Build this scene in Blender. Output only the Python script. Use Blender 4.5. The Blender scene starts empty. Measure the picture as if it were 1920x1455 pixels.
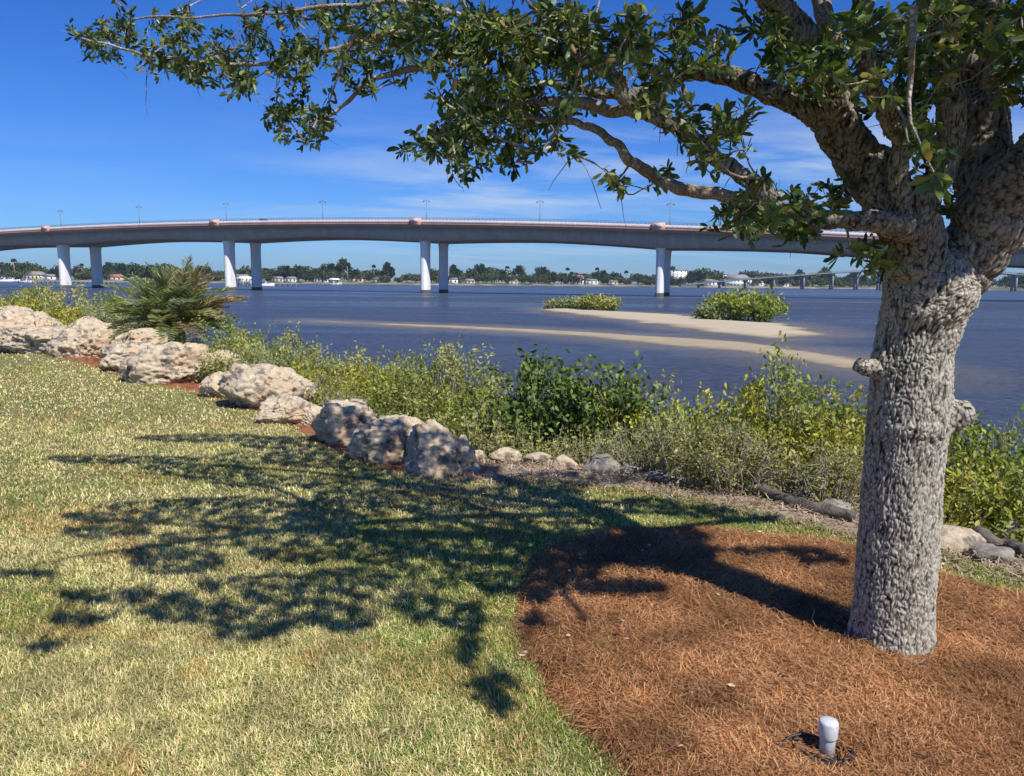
import bpy, math, random
import numpy as np
from mathutils import Vector, Matrix, noise
from math import radians, pi
random.seed(7); R = np.random.RandomState(7)
C = bpy.context.scene.collection
SC = bpy.context.scene

# ------------------------------------------------------------------ camera
F = 1450.0
TH = math.atan((727.5-529.1)/F); RHO = .0095
CAM = np.array([0, 0, 1.6])
fw = np.array([0, math.cos(TH), -math.sin(TH)])
r0 = np.array([1., 0, 0]); u0 = np.array([0, math.sin(TH), math.cos(TH)])
rt = r0*math.cos(RHO)+u0*math.sin(RHO); up = -r0*math.sin(RHO)+u0*math.cos(RHO)
cam = bpy.data.cameras.new('camera'); co = bpy.data.objects.new('camera', cam); C.objects.link(co)
co.matrix_world = Matrix(((rt[0], up[0], -fw[0], CAM[0]), (rt[1], up[1], -fw[1], CAM[1]), (rt[2], up[2], -fw[2], CAM[2]), (0, 0, 0, 1)))
cam.sensor_width = 36; cam.lens = F/1920*36; cam.clip_start = .05; cam.clip_end = 20000
SC.camera = co

# ------------------------------------------------------------------ light
SUNEL = radians(50); SD = np.array([-.605, .796, 0])          # SD: the way shadows fall on the ground
w = bpy.data.worlds.new("World"); SC.world = w; w.use_nodes = True
nt = w.node_tree; nt.nodes.clear()
def N(nt, t, **k):
    n = nt.nodes.new(t)
    for a, b in k.items():
        if a in n.inputs.keys() if hasattr(n.inputs, 'keys') else False: n.inputs[a].default_value = b
        else: setattr(n, a, b)
    return n
sky = N(nt, 'ShaderNodeTexSky', sky_type='NISHITA', sun_disc=False)
sky.sun_elevation = SUNEL; sky.sun_rotation = math.atan2(-SD[0], -SD[1])
sky.air_density = 1.0; sky.dust_density = .25; sky.ozone_density = 3.5
hs = N(nt, 'ShaderNodeHueSaturation'); hs.inputs['Saturation'].default_value = 1.25; hs.inputs['Value'].default_value = 1.0
tc = N(nt, 'ShaderNodeTexCoord'); sp = N(nt, 'ShaderNodeSeparateXYZ'); nt.links.new(tc.outputs['Generated'], sp.inputs[0])
def M(nt, op, a, b=None, c=None, clamp=False):
    n = nt.nodes.new('ShaderNodeMath'); n.operation = op; n.use_clamp = clamp
    for i, v in enumerate((a, b, c)):
        if v is None: continue
        if isinstance(v, (int, float)): n.inputs[i].default_value = v
        else: nt.links.new(v, n.inputs[i])
    return n.outputs[0]
def ramp(nt, fac, stops):
    n = nt.nodes.new('ShaderNodeValToRGB'); e = n.color_ramp.elements
    while len(e) < len(stops): e.new(.5)
    for k, (p, c) in enumerate(stops):
        e[k].position = p; e[k].color = (c, c, c, 1) if isinstance(c, (int, float)) else (*c, 1)
    nt.links.new(fac, n.inputs[0]); return n.outputs[0]
def mix(nt, f, a, b, blend='MIX'):
    n = nt.nodes.new('ShaderNodeMix'); n.data_type = 'RGBA'; n.blend_type = blend
    for s, v in ((n.inputs[0], f), (n.inputs[6], a), (n.inputs[7], b)):
        if isinstance(v, (int, float)): s.default_value = v
        elif isinstance(v, tuple): s.default_value = (*v, 1)
        else: nt.links.new(v, s)
    return n.outputs[2]
def noi(nt, vec, scale, detail=4, rough=.55, dist=0):
    n = nt.nodes.new('ShaderNodeTexNoise'); n.inputs['Scale'].default_value = scale; n.inputs['Detail'].default_value = detail
    n.inputs['Roughness'].default_value = rough; n.inputs['Distortion'].default_value = dist
    if vec is not None: nt.links.new(vec, n.inputs['Vector'])
    return n.outputs['Fac']
# cirrus streaks: noise on the sky's own plane
zz = M(nt, 'ADD', M(nt, 'MAXIMUM', sp.outputs[2], 0), .06)
cx = M(nt, 'DIVIDE', sp.outputs[0], zz); cy = M(nt, 'DIVIDE', sp.outputs[1], zz)
cb = N(nt, 'ShaderNodeCombineXYZ')
nt.links.new(M(nt, 'MULTIPLY', M(nt, 'ADD', cx, M(nt, 'MULTIPLY', cy, .25)), .42), cb.inputs[0]); nt.links.new(M(nt, 'MULTIPLY', M(nt, 'ADD', cy, M(nt, 'MULTIPLY', cx, -.2)), .8), cb.inputs[1])
n1 = noi(nt, cb.outputs[0], 1.15, 9, .62, .5)
n2 = noi(nt, cb.outputs[0], .33, 3, .5)
cl = ramp(nt, n1, [(.42, 0), (.70, 1)])
az = M(nt, 'DIVIDE', sp.outputs[0], M(nt, 'MAXIMUM', sp.outputs[1], .05))
am = ramp(nt, M(nt, 'ADD', M(nt, 'MULTIPLY', az, .5), .5), [(.30, .12), (.47, 1)])
em = ramp(nt, sp.outputs[2], [(0, .2), (.05, 1), (.15, .85), (.24, 0)])
cf = M(nt, 'MULTIPLY', M(nt, 'MULTIPLY', cl, am), M(nt, 'MULTIPLY', em, ramp(nt, n2, [(.35, .15), (.6, 1)])))
nt.links.new(sky.outputs[0], hs.inputs['Color'])
blue = mix(nt, 1.0, hs.outputs[0], (.275, .475, .86), 'MULTIPLY')
skc = mix(nt, M(nt, 'MULTIPLY', cf, 1.0, clamp=True), blue, (4.2, 4.9, 5.8))
bg = N(nt, 'ShaderNodeBackground'); bg.inputs[1].default_value = .125
nt.links.new(skc, bg.inputs[0]); wo = N(nt, 'ShaderNodeOutputWorld'); nt.links.new(bg.outputs[0], wo.inputs[0])
su = bpy.data.lights.new('sun', 'SUN'); su.energy = 5.0; su.angle = radians(.53); su.color = (1, .95, .87)
so = bpy.data.objects.new('sun', su); C.objects.link(so)
ldir = Vector((SD[0]*math.cos(SUNEL), SD[1]*math.cos(SUNEL), -math.sin(SUNEL)))
so.rotation_euler = ldir.to_track_quat('-Z', 'Y').to_euler()
SC.view_settings.view_transform = 'Standard'; SC.view_settings.look = 'None'; SC.view_settings.exposure = .28; SC.view_settings.gamma = 1
L3 = np.array(ldir)

# ------------------------------------------------------------------ helpers
def ray(x, y): return fw + rt*(x-960)/F - up*(y-727.5)/F
def onz(x, y, z=0.):                      # where a photo point meets the level z
    d = ray(x, y); return CAM + d*((z-1.6)/d[2])
def atY(x, y, Y):                         # a photo point at distance Y
    d = ray(x, y); return CAM + d*(Y/d[1])
def proj(P):
    P = np.atleast_2d(P)-CAM; d = P@fw; d = np.where(d < .05, .05, d)
    return np.stack([960+F*(P@rt)/d, 727.5-F*(P@up)/d], 1), (P@fw)
def tag(o, label=None, cat=None, group=None, kind=None):
    if label: o['label'] = label
    if cat: o['category'] = cat
    if group: o['group'] = group
    if kind: o['kind'] = kind
    return o
def empty(name, loc, label, cat, group=None, rz=0):
    o = bpy.data.objects.new(name, None); C.objects.link(o); o.location = loc; o.rotation_euler = (0, 0, rz); o.empty_display_size = .1
    return tag(o, label, cat, group)
def npmesh(name, verts, facelist, mat=None, parent=None, smooth=False, attrs=None, cols=None):
    verts = np.asarray(verts, np.float32); me = bpy.data.meshes.new(name)
    me.vertices.add(len(verts)); me.vertices.foreach_set('co', verts.ravel())
    li = []; ls = []; n = 0
    for f in facelist:
        f = np.asarray(f, np.int32)
        if len(f) == 0: continue
        k = f.shape[1]; li.append(f.ravel()); ls.append(n+np.arange(len(f))*k); n += f.size
    li = np.concatenate(li); ls = np.concatenate(ls)
    me.loops.add(n); me.loops.foreach_set('vertex_index', li.astype(np.int32))
    me.polygons.add(len(ls)); me.polygons.foreach_set('loop_start', ls.astype(np.int32))
    me.update(calc_edges=True); me.validate()
    if smooth: me.polygons.foreach_set('use_smooth', np.ones(len(me.polygons), bool))
    for k, v in (attrs or {}).items():
        v = np.asarray(v, np.float32)
        if v.ndim == 1: a = me.attributes.new(k, 'FLOAT', 'POINT'); a.data.foreach_set('value', v)
        else: a = me.attributes.new(k, 'FLOAT_VECTOR', 'POINT'); a.data.foreach_set('vector', v.ravel())
    if cols is not None:
        a = me.attributes.new('tint', 'FLOAT_COLOR', 'POINT')
        c = np.ones((len(verts), 4), np.float32); c[:, :3] = cols; a.data.foreach_set('color', c.ravel())
    if mat: me.materials.append(mat)
    o = bpy.data.objects.new(name, me); C.objects.link(o)
    if parent: o.parent = parent
    return o
class MB:                                  # collects shapes for one mesh
    def __init__(s): s.v = []; s.q = []; s.t = []; s.n = 0; s.c = []; s.a = []
    def add(s, v, q=None, t=None, c=None, a=None):
        v = np.asarray(v, float)
        if q is not None and len(q): s.q.append(np.asarray(q)+s.n)
        if t is not None and len(t): s.t.append(np.asarray(t)+s.n)
        s.v.append(v); s.n += len(v)
        if c is not None: s.c.append(np.broadcast_to(c, (len(v), 3)))
        if a is not None: s.a.append(a)
    def box(s, lo, hi, c=None):
        x0, y0, z0 = lo; x1, y1, z1 = hi
        s.add([(x0,y0,z0),(x1,y0,z0),(x1,y1,z0),(x0,y1,z0),(x0,y0,z1),(x1,y0,z1),(x1,y1,z1),(x0,y1,z1)],
              [(0,3,2,1),(4,5,6,7),(0,1,5,4),(1,2,6,5),(2,3,7,6),(3,0,4,7)], c=c)
    def tube(s, pts, rad, sides=8, cap=True, c=None, bark=False):
        v, q, t, ba = tube(pts, rad, sides, cap); s.add(v, q, t, c, ba if bark else None)
    def build(s, name, mat, parent=None, smooth=False):
        return npmesh(name, np.concatenate(s.v), [np.concatenate(s.q) if s.q else [], np.concatenate(s.t) if s.t else []], mat, parent, smooth,
                      attrs={'bark': np.concatenate(s.a)} if s.a else None, cols=np.concatenate(s.c) if s.c else None)
def crom(P, n):                            # smooth curve through points (rows may carry radius too)
    P = np.asarray(P, float); P = np.vstack([2*P[0]-P[1], P, 2*P[-1]-P[-2]]); out = []
    for i in range(1, len(P)-2):
        for k in range(n):
            t = k/n; a, b, c, d = P[i-1], P[i], P[i+1], P[i+2]
            out.append(.5*((2*b)+(-a+c)*t+(2*a-5*b+4*c-d)*t*t+(-a+3*b-3*c+d)*t**3))
    out.append(P[-2]); return np.array(out)
def tube(pts, rad, sides=8, cap=True):
    pts = np.asarray(pts, float); n = len(pts); rad = np.broadcast_to(rad, (n,)).astype(float)
    T = np.gradient(pts, axis=0); T /= np.linalg.norm(T, axis=1)[:, None]+1e-9
    a = np.array([1., 0, 0]) if abs(T[0, 0]) < .8 else np.array([0, 1., 0])
    u = np.cross(T[0], a); u /= np.linalg.norm(u); th = np.arange(sides)*2*pi/sides
    V = []; BA = []; s = 0
    for i in range(n):
        u = u-T[i]*(u@T[i]); u /= np.linalg.norm(u)+1e-9; v = np.cross(T[i], u)
        if i: s += np.linalg.norm(pts[i]-pts[i-1])
        V.append(pts[i]+rad[i]*(np.cos(th)[:, None]*u+np.sin(th)[:, None]*v))
        BA.append(np.stack([rad[i]*np.cos(th), rad[i]*np.sin(th), np.full(sides, s)], 1))
    q = [(i*sides+j, i*sides+(j+1) % sides, (i+1)*sides+(j+1) % sides, (i+1)*sides+j) for i in range(n-1) for j in range(sides)]
    t = []
    if cap:
        V.append([pts[0], pts[-1]]); BA.append([[0, 0, 0], [0, 0, s]]); b = n*sides
        t = [(b, (j+1) % sides, j) for j in range(sides)]+[(b+1, (n-1)*sides+j, (n-1)*sides+(j+1) % sides) for j in range(sides)]
    return np.concatenate(V), q, t, np.concatenate(BA)
def lathe(prof, sides=24, c=(0, 0, 0)):
    prof = np.asarray(prof, float); th = np.arange(sides)*2*pi/sides; n = len(prof)
    V = np.concatenate([np.stack([r*np.cos(th)+c[0], r*np.sin(th)+c[1], np.full(sides, z+c[2])], 1) for r, z in prof])
    q = [(i*sides+j, i*sides+(j+1) % sides, (i+1)*sides+(j+1) % sides, (i+1)*sides+j) for i in range(n-1) for j in range(sides)]
    return V, q
def unit(v): return v/(np.linalg.norm(v, axis=-1, keepdims=True)+1e-9)
def leafmesh(P, D, L, W, col, fold=.25, droop=.0):
    """pointed leaves: base P, direction D, length L, width W; six verts and two quads folded on the midrib"""
    n = len(P); D = unit(D); rnd = R.normal(size=(n, 3)); S = unit(np.cross(D, rnd)); Nn = unit(np.cross(S, D))
    L = np.broadcast_to(L, (n,))[:, None]; W = np.broadcast_to(W, (n,))[:, None]
    b = P; tip = P+D*L-np.array([0, 0, 1])*droop*L
    l1 = P+D*L*.35+S*W*.42+Nn*W*fold; l2 = P+D*L*.74+S*W*.5+Nn*W*fold-np.array([0, 0, 1])*droop*L*.5
    r1 = P+D*L*.35-S*W*.42+Nn*W*fold; r2 = P+D*L*.74-S*W*.5+Nn*W*fold-np.array([0, 0, 1])*droop*L*.5
    V = np.stack([b, l1, l2, tip, r2, r1], 1).reshape(-1, 3); k = np.arange(n)[:, None]*6
    q = np.concatenate([k+[0, 3, 2, 1], k+[0, 5, 4, 3]])
    return V, q, np.repeat(np.broadcast_to(col, (n, 3)), 6, 0)
def copy_tree(o, parent=None):
    c = o.copy(); C.objects.link(c); c.parent = parent
    for ch in [x for x in o.children]: copy_tree(ch, c)
    return c
def poly_sd(P, poly):                      # signed distance to a closed outline, inside positive
    poly = np.asarray(poly, float)[:, :2]; d = np.full(len(P), 1e9); ins = np.zeros(len(P), bool)
    for i in range(len(poly)):
        a = poly[i]; b = poly[(i+1) % len(poly)]; e = b-a; t = np.clip(((P-a)@e)/(e@e+1e-12), 0, 1)
        d = np.minimum(d, np.hypot(*(P-a-t[:, None]*e).T))
        c = ((a[1] > P[:, 1]) != (b[1] > P[:, 1])); x = (b[0]-a[0])*(P[:, 1]-a[1])/((b[1]-a[1]) if abs(b[1]-a[1]) > 1e-12 else 1e-12)+a[0]
        ins ^= c & (P[:, 0] < x)
    return np.where(ins, d, -d)
_rt = np.random.RandomState(3); _G = _rt.rand(256, 256)
def vn(x, y):                              # cheap 2-D value noise, 0..1
    xi = np.floor(x).astype(int); yi = np.floor(y).astype(int); fx = x-xi; fy = y-yi; fx = fx*fx*(3-2*fx); fy = fy*fy*(3-2*fy)
    g = lambda a, b: _G[a % 256, b % 256]
    return (g(xi, yi)*(1-fx)+g(xi+1, yi)*fx)*(1-fy)+(g(xi, yi+1)*(1-fx)+g(xi+1, yi+1)*fx)*fy
def fbm(x, y, o=4): return sum(vn(x*2**k+17*k, y*2**k+31*k)/2**k for k in range(o))/sum(1/2**k for k in range(o))

# ------------------------------------------------------------------ materials
def mat(name, build, **kw):
    m = bpy.data.materials.new(name); m.use_nodes = True; nt = m.node_tree; b = nt.nodes['Principled BSDF']
    for k, v in kw.items():
        k = {'rough': 'Roughness', 'spec': 'Specular IOR Level', 'metal': 'Metallic', 'base': 'Base Color'}[k]
        b.inputs[k].default_value = (*v, 1) if isinstance(v, tuple) else v
    if build: build(nt, b)
    return m
def obco(nt): return nt.nodes.new('ShaderNodeTexCoord').outputs['Object']
def geo(nt): return nt.nodes.new('ShaderNodeNewGeometry').outputs['Position']
def bump(nt, b, h, s, d): n = nt.nodes.new('ShaderNodeBump'); n.inputs['Strength'].default_value = s; n.inputs['Distance'].default_value = d; nt.links.new(h, n.inputs['Height']); nt.links.new(n.outputs[0], b.inputs['Normal'])
def attr(nt, name, out='Color'): n = nt.nodes.new('ShaderNodeAttribute'); n.attribute_name = name; return n.outputs[out]
def noisy(c1, c2, scale, bs=.3, bd=.01, detail=6):
    def f(nt, b):
        v = obco(nt); n = noi(nt, v, scale, detail, .6)
        nt.links.new(ramp(nt, n, [(.3, c1), (.7, c2)]), b.inputs['Base Color']); bump(nt, b, noi(nt, v, scale*4, 5, .6), bs, bd)
    return f
def tinted(trans=.3, tc_=1.3):
    def f(nt, b):
        c = attr(nt, 'tint'); nt.links.new(c, b.inputs['Base Color'])
        if trans:
            t = nt.nodes.new('ShaderNodeBsdfTranslucent'); nt.links.new(mix(nt, 1.0, c, (tc_, tc_*1.05, tc_*.55), 'MULTIPLY'), t.inputs[0])
            m = nt.nodes.new('ShaderNodeMixShader'); m.inputs[0].default_value = trans
            nt.links.new(b.outputs[0], m.inputs[1]); nt.links.new(t.outputs[0], m.inputs[2]); nt.links.new(m.outputs[0], nt.nodes['Material Output'].inputs[0])
    return f
MT = {}
MT['oak_leaf'] = mat('oak_leaf', tinted(.28, 1.6), rough=.42, spec=.4)
MT['leaf'] = mat('leaf', tinted(.3, 1.4), rough=.5, spec=.35)
MT['blade'] = mat('blade', tinted(.25, 1.1), rough=.6, spec=.2)
MT['straw'] = mat('straw', tinted(0), rough=.7, spec=.15)
MT['far_leaf'] = mat('far_leaf', tinted(0), rough=.9, spec=.05)
MT['stem'] = mat('stem', noisy((.22, .175, .125), (.46, .39, .30), 9, .4, .01), rough=.85, spec=.2)
MT['black'] = mat('black_plastic', noisy((.012, .012, .013), (.03, .03, .032), 60, .2, .001), rough=.5)
def pvc(nt, b):
    v = obco(nt); nt.links.new(ramp(nt, noi(nt, v, 40, 5, .6), [(.3, (.44, .45, .45)), (.62, (.60, .61, .61))]), b.inputs['Base Color']); bump(nt, b, noi(nt, v, 90, 4), .15, .001)
MT['pvc'] = mat('white_plastic', pvc, rough=.35)
def concrete(c1, c2):
    def f(nt, b):
        v = obco(nt); n = noi(nt, v, .35, 7, .65)
        mp = nt.nodes.new('ShaderNodeMapping'); mp.inputs['Scale'].default_value = (1.4, 1.4, .08); nt.links.new(v, mp.inputs[0])
        s = noi(nt, mp.outputs[0], 1.2, 5, .6)
        nt.links.new(mix(nt, ramp(nt, s, [(.45, 0), (.7, .35)]), ramp(nt, n, [(.3, c1), (.7, c2)]), tuple(x*.6 for x in c1)), b.inputs['Base Color']); bump(nt, b, noi(nt, v, 6, 4), .3, .02)
    return f
MT['conc'] = mat('bridge_concrete', concrete((.34, .305, .26), (.44, .40, .35)), rough=.85)
MT['column'] = mat('column_paint', concrete((.74, .74, .72), (.84, .83, .81)), rough=.8)
MT['parapet'] = mat('parapet_paint', concrete((.52, .43, .40), (.60, .51, .47)), rough=.8)
MT['salmon'] = mat('salmon_paint', concrete((.62, .30, .22), (.72, .38, .29)), rough=.8)
MT['band'] = mat('red_brown_paint', concrete((.24, .12, .10), (.31, .17, .14)), rough=.8)
MT['rail'] = mat('grey_metal', noisy((.12, .13, .14), (.2, .21, .22), 5), rough=.5, metal=.3)
MT['road'] = mat('asphalt', noisy((.05, .05, .05), (.08, .08, .08), 3), rough=.9)
def bark_t(nt, b, dk=1.):
  D = lambda c: tuple(x*y for x, y in zip(c, (dk, dk*.93, dk*.85) if dk < 1 else (1, 1, 1)))
  if 1:
    v = attr(nt, 'bark', 'Vector'); ck = attr(nt, 'crack', 'Fac')
    n = noi(nt, v, 5, 5, .6); n2 = noi(nt, v, 60, 6, .7); n3 = noi(nt, v, 16, 4, .6)
    pl = mix(nt, ramp(nt, n2, [(.3, 0), (.7, 1)]), D((.21, .185, .145)), D((.60, .55, .45)))
    pl = mix(nt, ramp(nt, n, [(.42, 0), (.62, .5)]), pl, (.42, .42, .36))
    pl = mix(nt, ramp(nt, n3, [(.55, 0), (.7, .35)]), pl, D((.34, .20, .12)))
    c = mix(nt, ramp(nt, ck, [(.12, 0), (.40, .55), (.72, 1)]), (.030, .022, .017), pl)
    nt.links.new(c, b.inputs['Base Color']); bump(nt, b, n2, .6, .006)
MT['bark_trunk'] = mat('oak_bark', bark_t, rough=.92, spec=.15)
MT['bark_big'] = mat('limb_rough_bark', lambda nt, b: bark_t(nt, b, .62), rough=.92, spec=.15)
def bark_l(nt, b):
    v = obco(nt); w1 = nt.nodes.new('ShaderNodeTexNoise'); w1.inputs['Scale'].default_value = 14; nt.links.new(v, w1.inputs[0])
    va = nt.nodes.new('ShaderNodeVectorMath'); va.operation = 'MULTIPLY_ADD'; nt.links.new(w1.outputs['Color'], va.inputs[0]); va.inputs[1].default_value = (.05, .05, .05); nt.links.new(v, va.inputs[2])
    vo = nt.nodes.new('ShaderNodeTexVoronoi'); vo.feature = 'DISTANCE_TO_EDGE'; vo.inputs['Scale'].default_value = 60; nt.links.new(va.outputs[0], vo.inputs[0])
    e = ramp(nt, vo.outputs[0], [(0, 0), (.3, 1)]); n = noi(nt, v, 7, 5, .65); n2 = noi(nt, v, 70, 6, .7)
    pl = mix(nt, ramp(nt, n2, [(.3, 0), (.7, 1)]), (.24, .185, .135), (.52, .44, .345))
    pl = mix(nt, ramp(nt, n, [(.50, 0), (.60, .9)]), pl, (.56, .53, .46))
    pl = mix(nt, ramp(nt, noi(nt, v, 9, 4, .6), [(.56, 0), (.64, .7)]), pl, (.36, .20, .08))
    pl = mix(nt, ramp(nt, noi(nt, v, 5, 4, .6), [(.58, 0), (.68, .7)]), pl, (.11, .09, .07))
    nt.links.new(mix(nt, M(nt, 'ADD', M(nt, 'MULTIPLY', e, .6), .4), (.06, .045, .03), pl), b.inputs['Base Color'])
    bump(nt, b, M(nt, 'ADD', M(nt, 'MULTIPLY', e, .5), M(nt, 'MULTIPLY', n2, .6)), .7, .006)
MT['bark_limb'] = mat('limb_bark', bark_l, rough=.9, spec=.15)
def rockm(nt, b):
    v = obco(nt); n = noi(nt, v, 3.2, 8, .68); n2 = noi(nt, v, 14, 8, .7); n3 = noi(nt, v, 1.7, 4, .6)
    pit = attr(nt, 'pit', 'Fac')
    c = ramp(nt, n2, [(.28, (.27, .20, .13)), (.46, (.50, .40, .27)), (.7, (.68, .59, .44))])
    c = mix(nt, ramp(nt, n, [(.48, 0), (.6, .75)]), c, (.42, .37, .31))
    c = mix(nt, ramp(nt, n3, [(.52, 0), (.64, .55)]), c, (.55, .36, .18))
    c = mix(nt, ramp(nt, noi(nt, v, 5, 6, .7), [(.53, 0), (.60, .8)]), c, (.10, .095, .085))
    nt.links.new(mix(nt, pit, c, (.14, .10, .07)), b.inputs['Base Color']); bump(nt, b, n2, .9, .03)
MT['rock'] = mat('limestone', rockm, rough=.95, spec=.1)
def dark_rock(nt, b):
    v = obco(nt); n2 = noi(nt, v, 14, 8, .7)
    c = ramp(nt, n2, [(.3, (.13, .11, .09)), (.5, (.27, .24, .20)), (.7, (.42, .38, .32))]); nt.links.new(c, b.inputs['Base Color']); bump(nt, b, n2, .9, .03)
MT['rock_grey_shaded'] = mat('grey_or_shaded_stone', dark_rock, rough=.95, spec=.1)
def ground(nt, b):
    p = geo(nt); s = attr(nt, 'edge', 'Fac'); n = noi(nt, p, 2.5, 6, .65); nf = noi(nt, p, 55, 6, .75); nl = noi(nt, p, .5, 5, .6)
    g = mix(nt, ramp(nt, nf, [(.32, 0), (.68, 1)]), (.09, .095, .03), (.33, .28, .14))
    g = mix(nt, ramp(nt, nl, [(.42, 0), (.62, .6)]), g, (.17, .19, .06))
    se = M(nt, 'ADD', s, M(nt, 'MULTIPLY', M(nt, 'SUBTRACT', n, .5), .5))
    red = mix(nt, nf, (.22, .085, .04), (.42, .18, .09)); sand = mix(nt, nf, (.20, .15, .10), (.50, .40, .29))
    x = N(nt, 'ShaderNodeSeparateXYZ'); nt.links.new(p, x.inputs[0])
    lr = ramp(nt, M(nt, 'ADD', M(nt, 'MULTIPLY', x.outputs[0], .2), .5), [(.38, 0), (.5, 1)])
    dirt = mix(nt, lr, red, sand)
    mud = mix(nt, nf, (.05, .04, .028), (.17, .135, .09))
    c = mix(nt, ramp(nt, M(nt, 'ADD', se, .5), [(.34, 0), (.42, 1)]), g, dirt)
    c = mix(nt, ramp(nt, M(nt, 'ADD', M(nt, 'MULTIPLY', se, .5), .2), [(.42, 0), (.55, 1)]), c, mud)
    nt.links.new(c, b.inputs['Base Color']); bump(nt, b, nf, .7, .02)
MT['ground'] = mat('ground', ground, rough=.95, spec=.1)
def mulch(nt, b):
    p = geo(nt); nf = noi(nt, p, 60, 6, .75, 1.5); n = noi(nt, p, 3, 4)
    c = ramp(nt, nf, [(.3, (.04, .018, .01)), (.5, (.17, .07, .03)), (.7, (.38, .18, .085))]); nt.links.new(mix(nt, ramp(nt, n, [(.4, 0), (.6, .3)]), c, (.24, .13, .08)), b.inputs['Base Color']); bump(nt, b, nf, .8, .015)
MT['mulch'] = mat('pine_straw_base', mulch, rough=.95, spec=.1)
def sandm(nt, b):
    p = geo(nt); d = attr(nt, 'wet', 'Fac'); n = noi(nt, p, .8, 6, .65)
    dd = M(nt, 'ADD', d, M(nt, 'MULTIPLY', M(nt, 'SUBTRACT', n, .5), .7))
    nt.links.new(ramp(nt, dd, [(.0, (.19, .15, .11)), (.35, (.34, .28, .18)), (.85, (.45, .38, .265))]), b.inputs['Base Color']); bump(nt, b, n, .3, .05)
MT['sand'] = mat('sand', sandm, rough=.9, spec=.15)
def waterm(nt, b):
    p = geo(nt); mp = nt.nodes.new('ShaderNodeMapping'); mp.inputs['Rotation'].default_value = (0, 0, .35); mp.inputs['Scale'].default_value = (1, 1.7, 1); nt.links.new(p, mp.inputs[0])
    n1 = noi(nt, mp.outputs[0], 2.2, 8, .72, .3); n2 = noi(nt, mp.outputs[0], .22, 4, .6, .4)
    mq = nt.nodes.new('ShaderNodeMapping'); mq.inputs['Scale'].default_value = (.35, 1.6, 1); nt.links.new(p, mq.inputs[0]); nb = noi(nt, mq.outputs[0], .03, 6, .62, .8); sh = attr(nt, 'shoal', 'Fac')
    c = ramp(nt, nb, [(.38, (.026, .034, .054)), (.6, (.044, .046, .060))])
    c = mix(nt, M(nt, 'MULTIPLY', ramp(nt, n1, [(.42, 0), (.62, 1)]), .7), c, (.10, .12, .17))
    c = mix(nt, ramp(nt, M(nt, 'ADD', sh, M(nt, 'MULTIPLY', M(nt, 'SUBTRACT', noi(nt, p, .35, 4), .5), .5)), [(.12, 0), (.95, .9)]), c, (.20, .165, .115))
    nt.links.new(c, b.inputs['Base Color']); nt.links.new(ramp(nt, nb, [(.4, .2), (.58, .42)]), b.inputs['Roughness'])
    h = M(nt, 'ADD', M(nt, 'MULTIPLY', n1, .5), M(nt, 'MULTIPLY', n2, 1.3)); bump(nt, b, h, 1.0, .55)
MT['water'] = mat('water', waterm, rough=.28, spec=.32)
def farland(nt, b):
    p = geo(nt); n = noi(nt, p, .05, 5, .6); nt.links.new(ramp(nt, n, [(.4, (.09, .10, .05)), (.6, (.28, .25, .17))]), b.inputs['Base Color'])
MT['farland'] = mat('far_land', farland, rough=.95)
for nm, c1, c2 in (('wall_white', (.68, .68, .66), (.8, .8, .78)), ('wall_tan', (.5, .42, .33), (.6, .52, .42)), ('roof_grey', (.2, .19, .18), (.3, .28, .27)), ('roof_red', (.33, .14, .09), (.42, .2, .13)), ('wood', (.16, .13, .1), (.3, .26, .21)), ('paint_white', (.7, .7, .7), (.82, .82, .82)), ('car_paint', (.02, .022, .03), (.03, .032, .04)), ('hull', (.75, .75, .76), (.82, .82, .83))):
    MT[nm] = mat(nm, noisy(c1, c2, .7), rough=.3 if nm == 'car_paint' else .7)
MT['old_wood'] = mat('old_wood', noisy((.05, .04, .032), (.19, .16, .13), 12, .7, .02), rough=.95)
MT['glass'] = mat('dark_glass', noisy((.03, .04, .05), (.05, .06, .08), 2), rough=.1)
MT['far_bridge'] = mat('far_bridge_concrete', concrete((.17, .18, .19), (.24, .25, .26)), rough=.85)

# ------------------------------------------------------------------ ground, water, sandbars
WZ = -1.69
EPX = [(0, 650), (100, 662), (210, 690), (300, 716), (440, 745), (560, 790), (640, 835), (760, 878), (880, 890), (1050, 893), (1200, 908), (1400, 945), (1600, 990), (1770, 1035), (1920, 1072)]
EDGE = np.array([onz(*p)[:2] for p in EPX]); EDGE = np.vstack([[(-120, 130), (-60, 66), (-30, 36)], EDGE, [(4.2, 2.9), (6.5, -.5), (12, -12), (30, -60)]])
EPOLY = np.vstack([EDGE, [(30, -200), (-400, -200), (-400, 400)]])       # the yard's outline
def edge_s(P): return -poly_sd(np.atleast_2d(P)[:, :2], EPOLY)
def ground_z(P):
    s = edge_s(P); z = np.where(s < .45, 0, -.62*(s-.45)); z = np.maximum(z, -2.6)
    return z+np.where(s > .3, (fbm(P[:, 0]*1.3, P[:, 1]*1.3)-.5)*.18*np.clip((s-.3)*2, 0, 1), 0), s
BED = np.array([onz(*p)[:2] for p in [(1190, 1500), (1150, 1440), (1080, 1360), (1010, 1280), (978, 1210), (968, 1140), (985, 1080), (1025, 1035), (1090, 1008), (1180, 992), (1290, 990), (1420, 1002), (1520, 1012), (1600, 1024), (1760, 1075), (1850, 1100), (1940, 1118)]])
BED = np.vstack([BED, [(3.6, 2.2), (3.2, .4), (1.2, .2), (.35, 1.3)]])
bb = crom(BED[:17], 6); bb = bb+(_rt.rand(len(bb), 2)-.5)*.035; BED = np.vstack([bb, BED[17:]])
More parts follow.
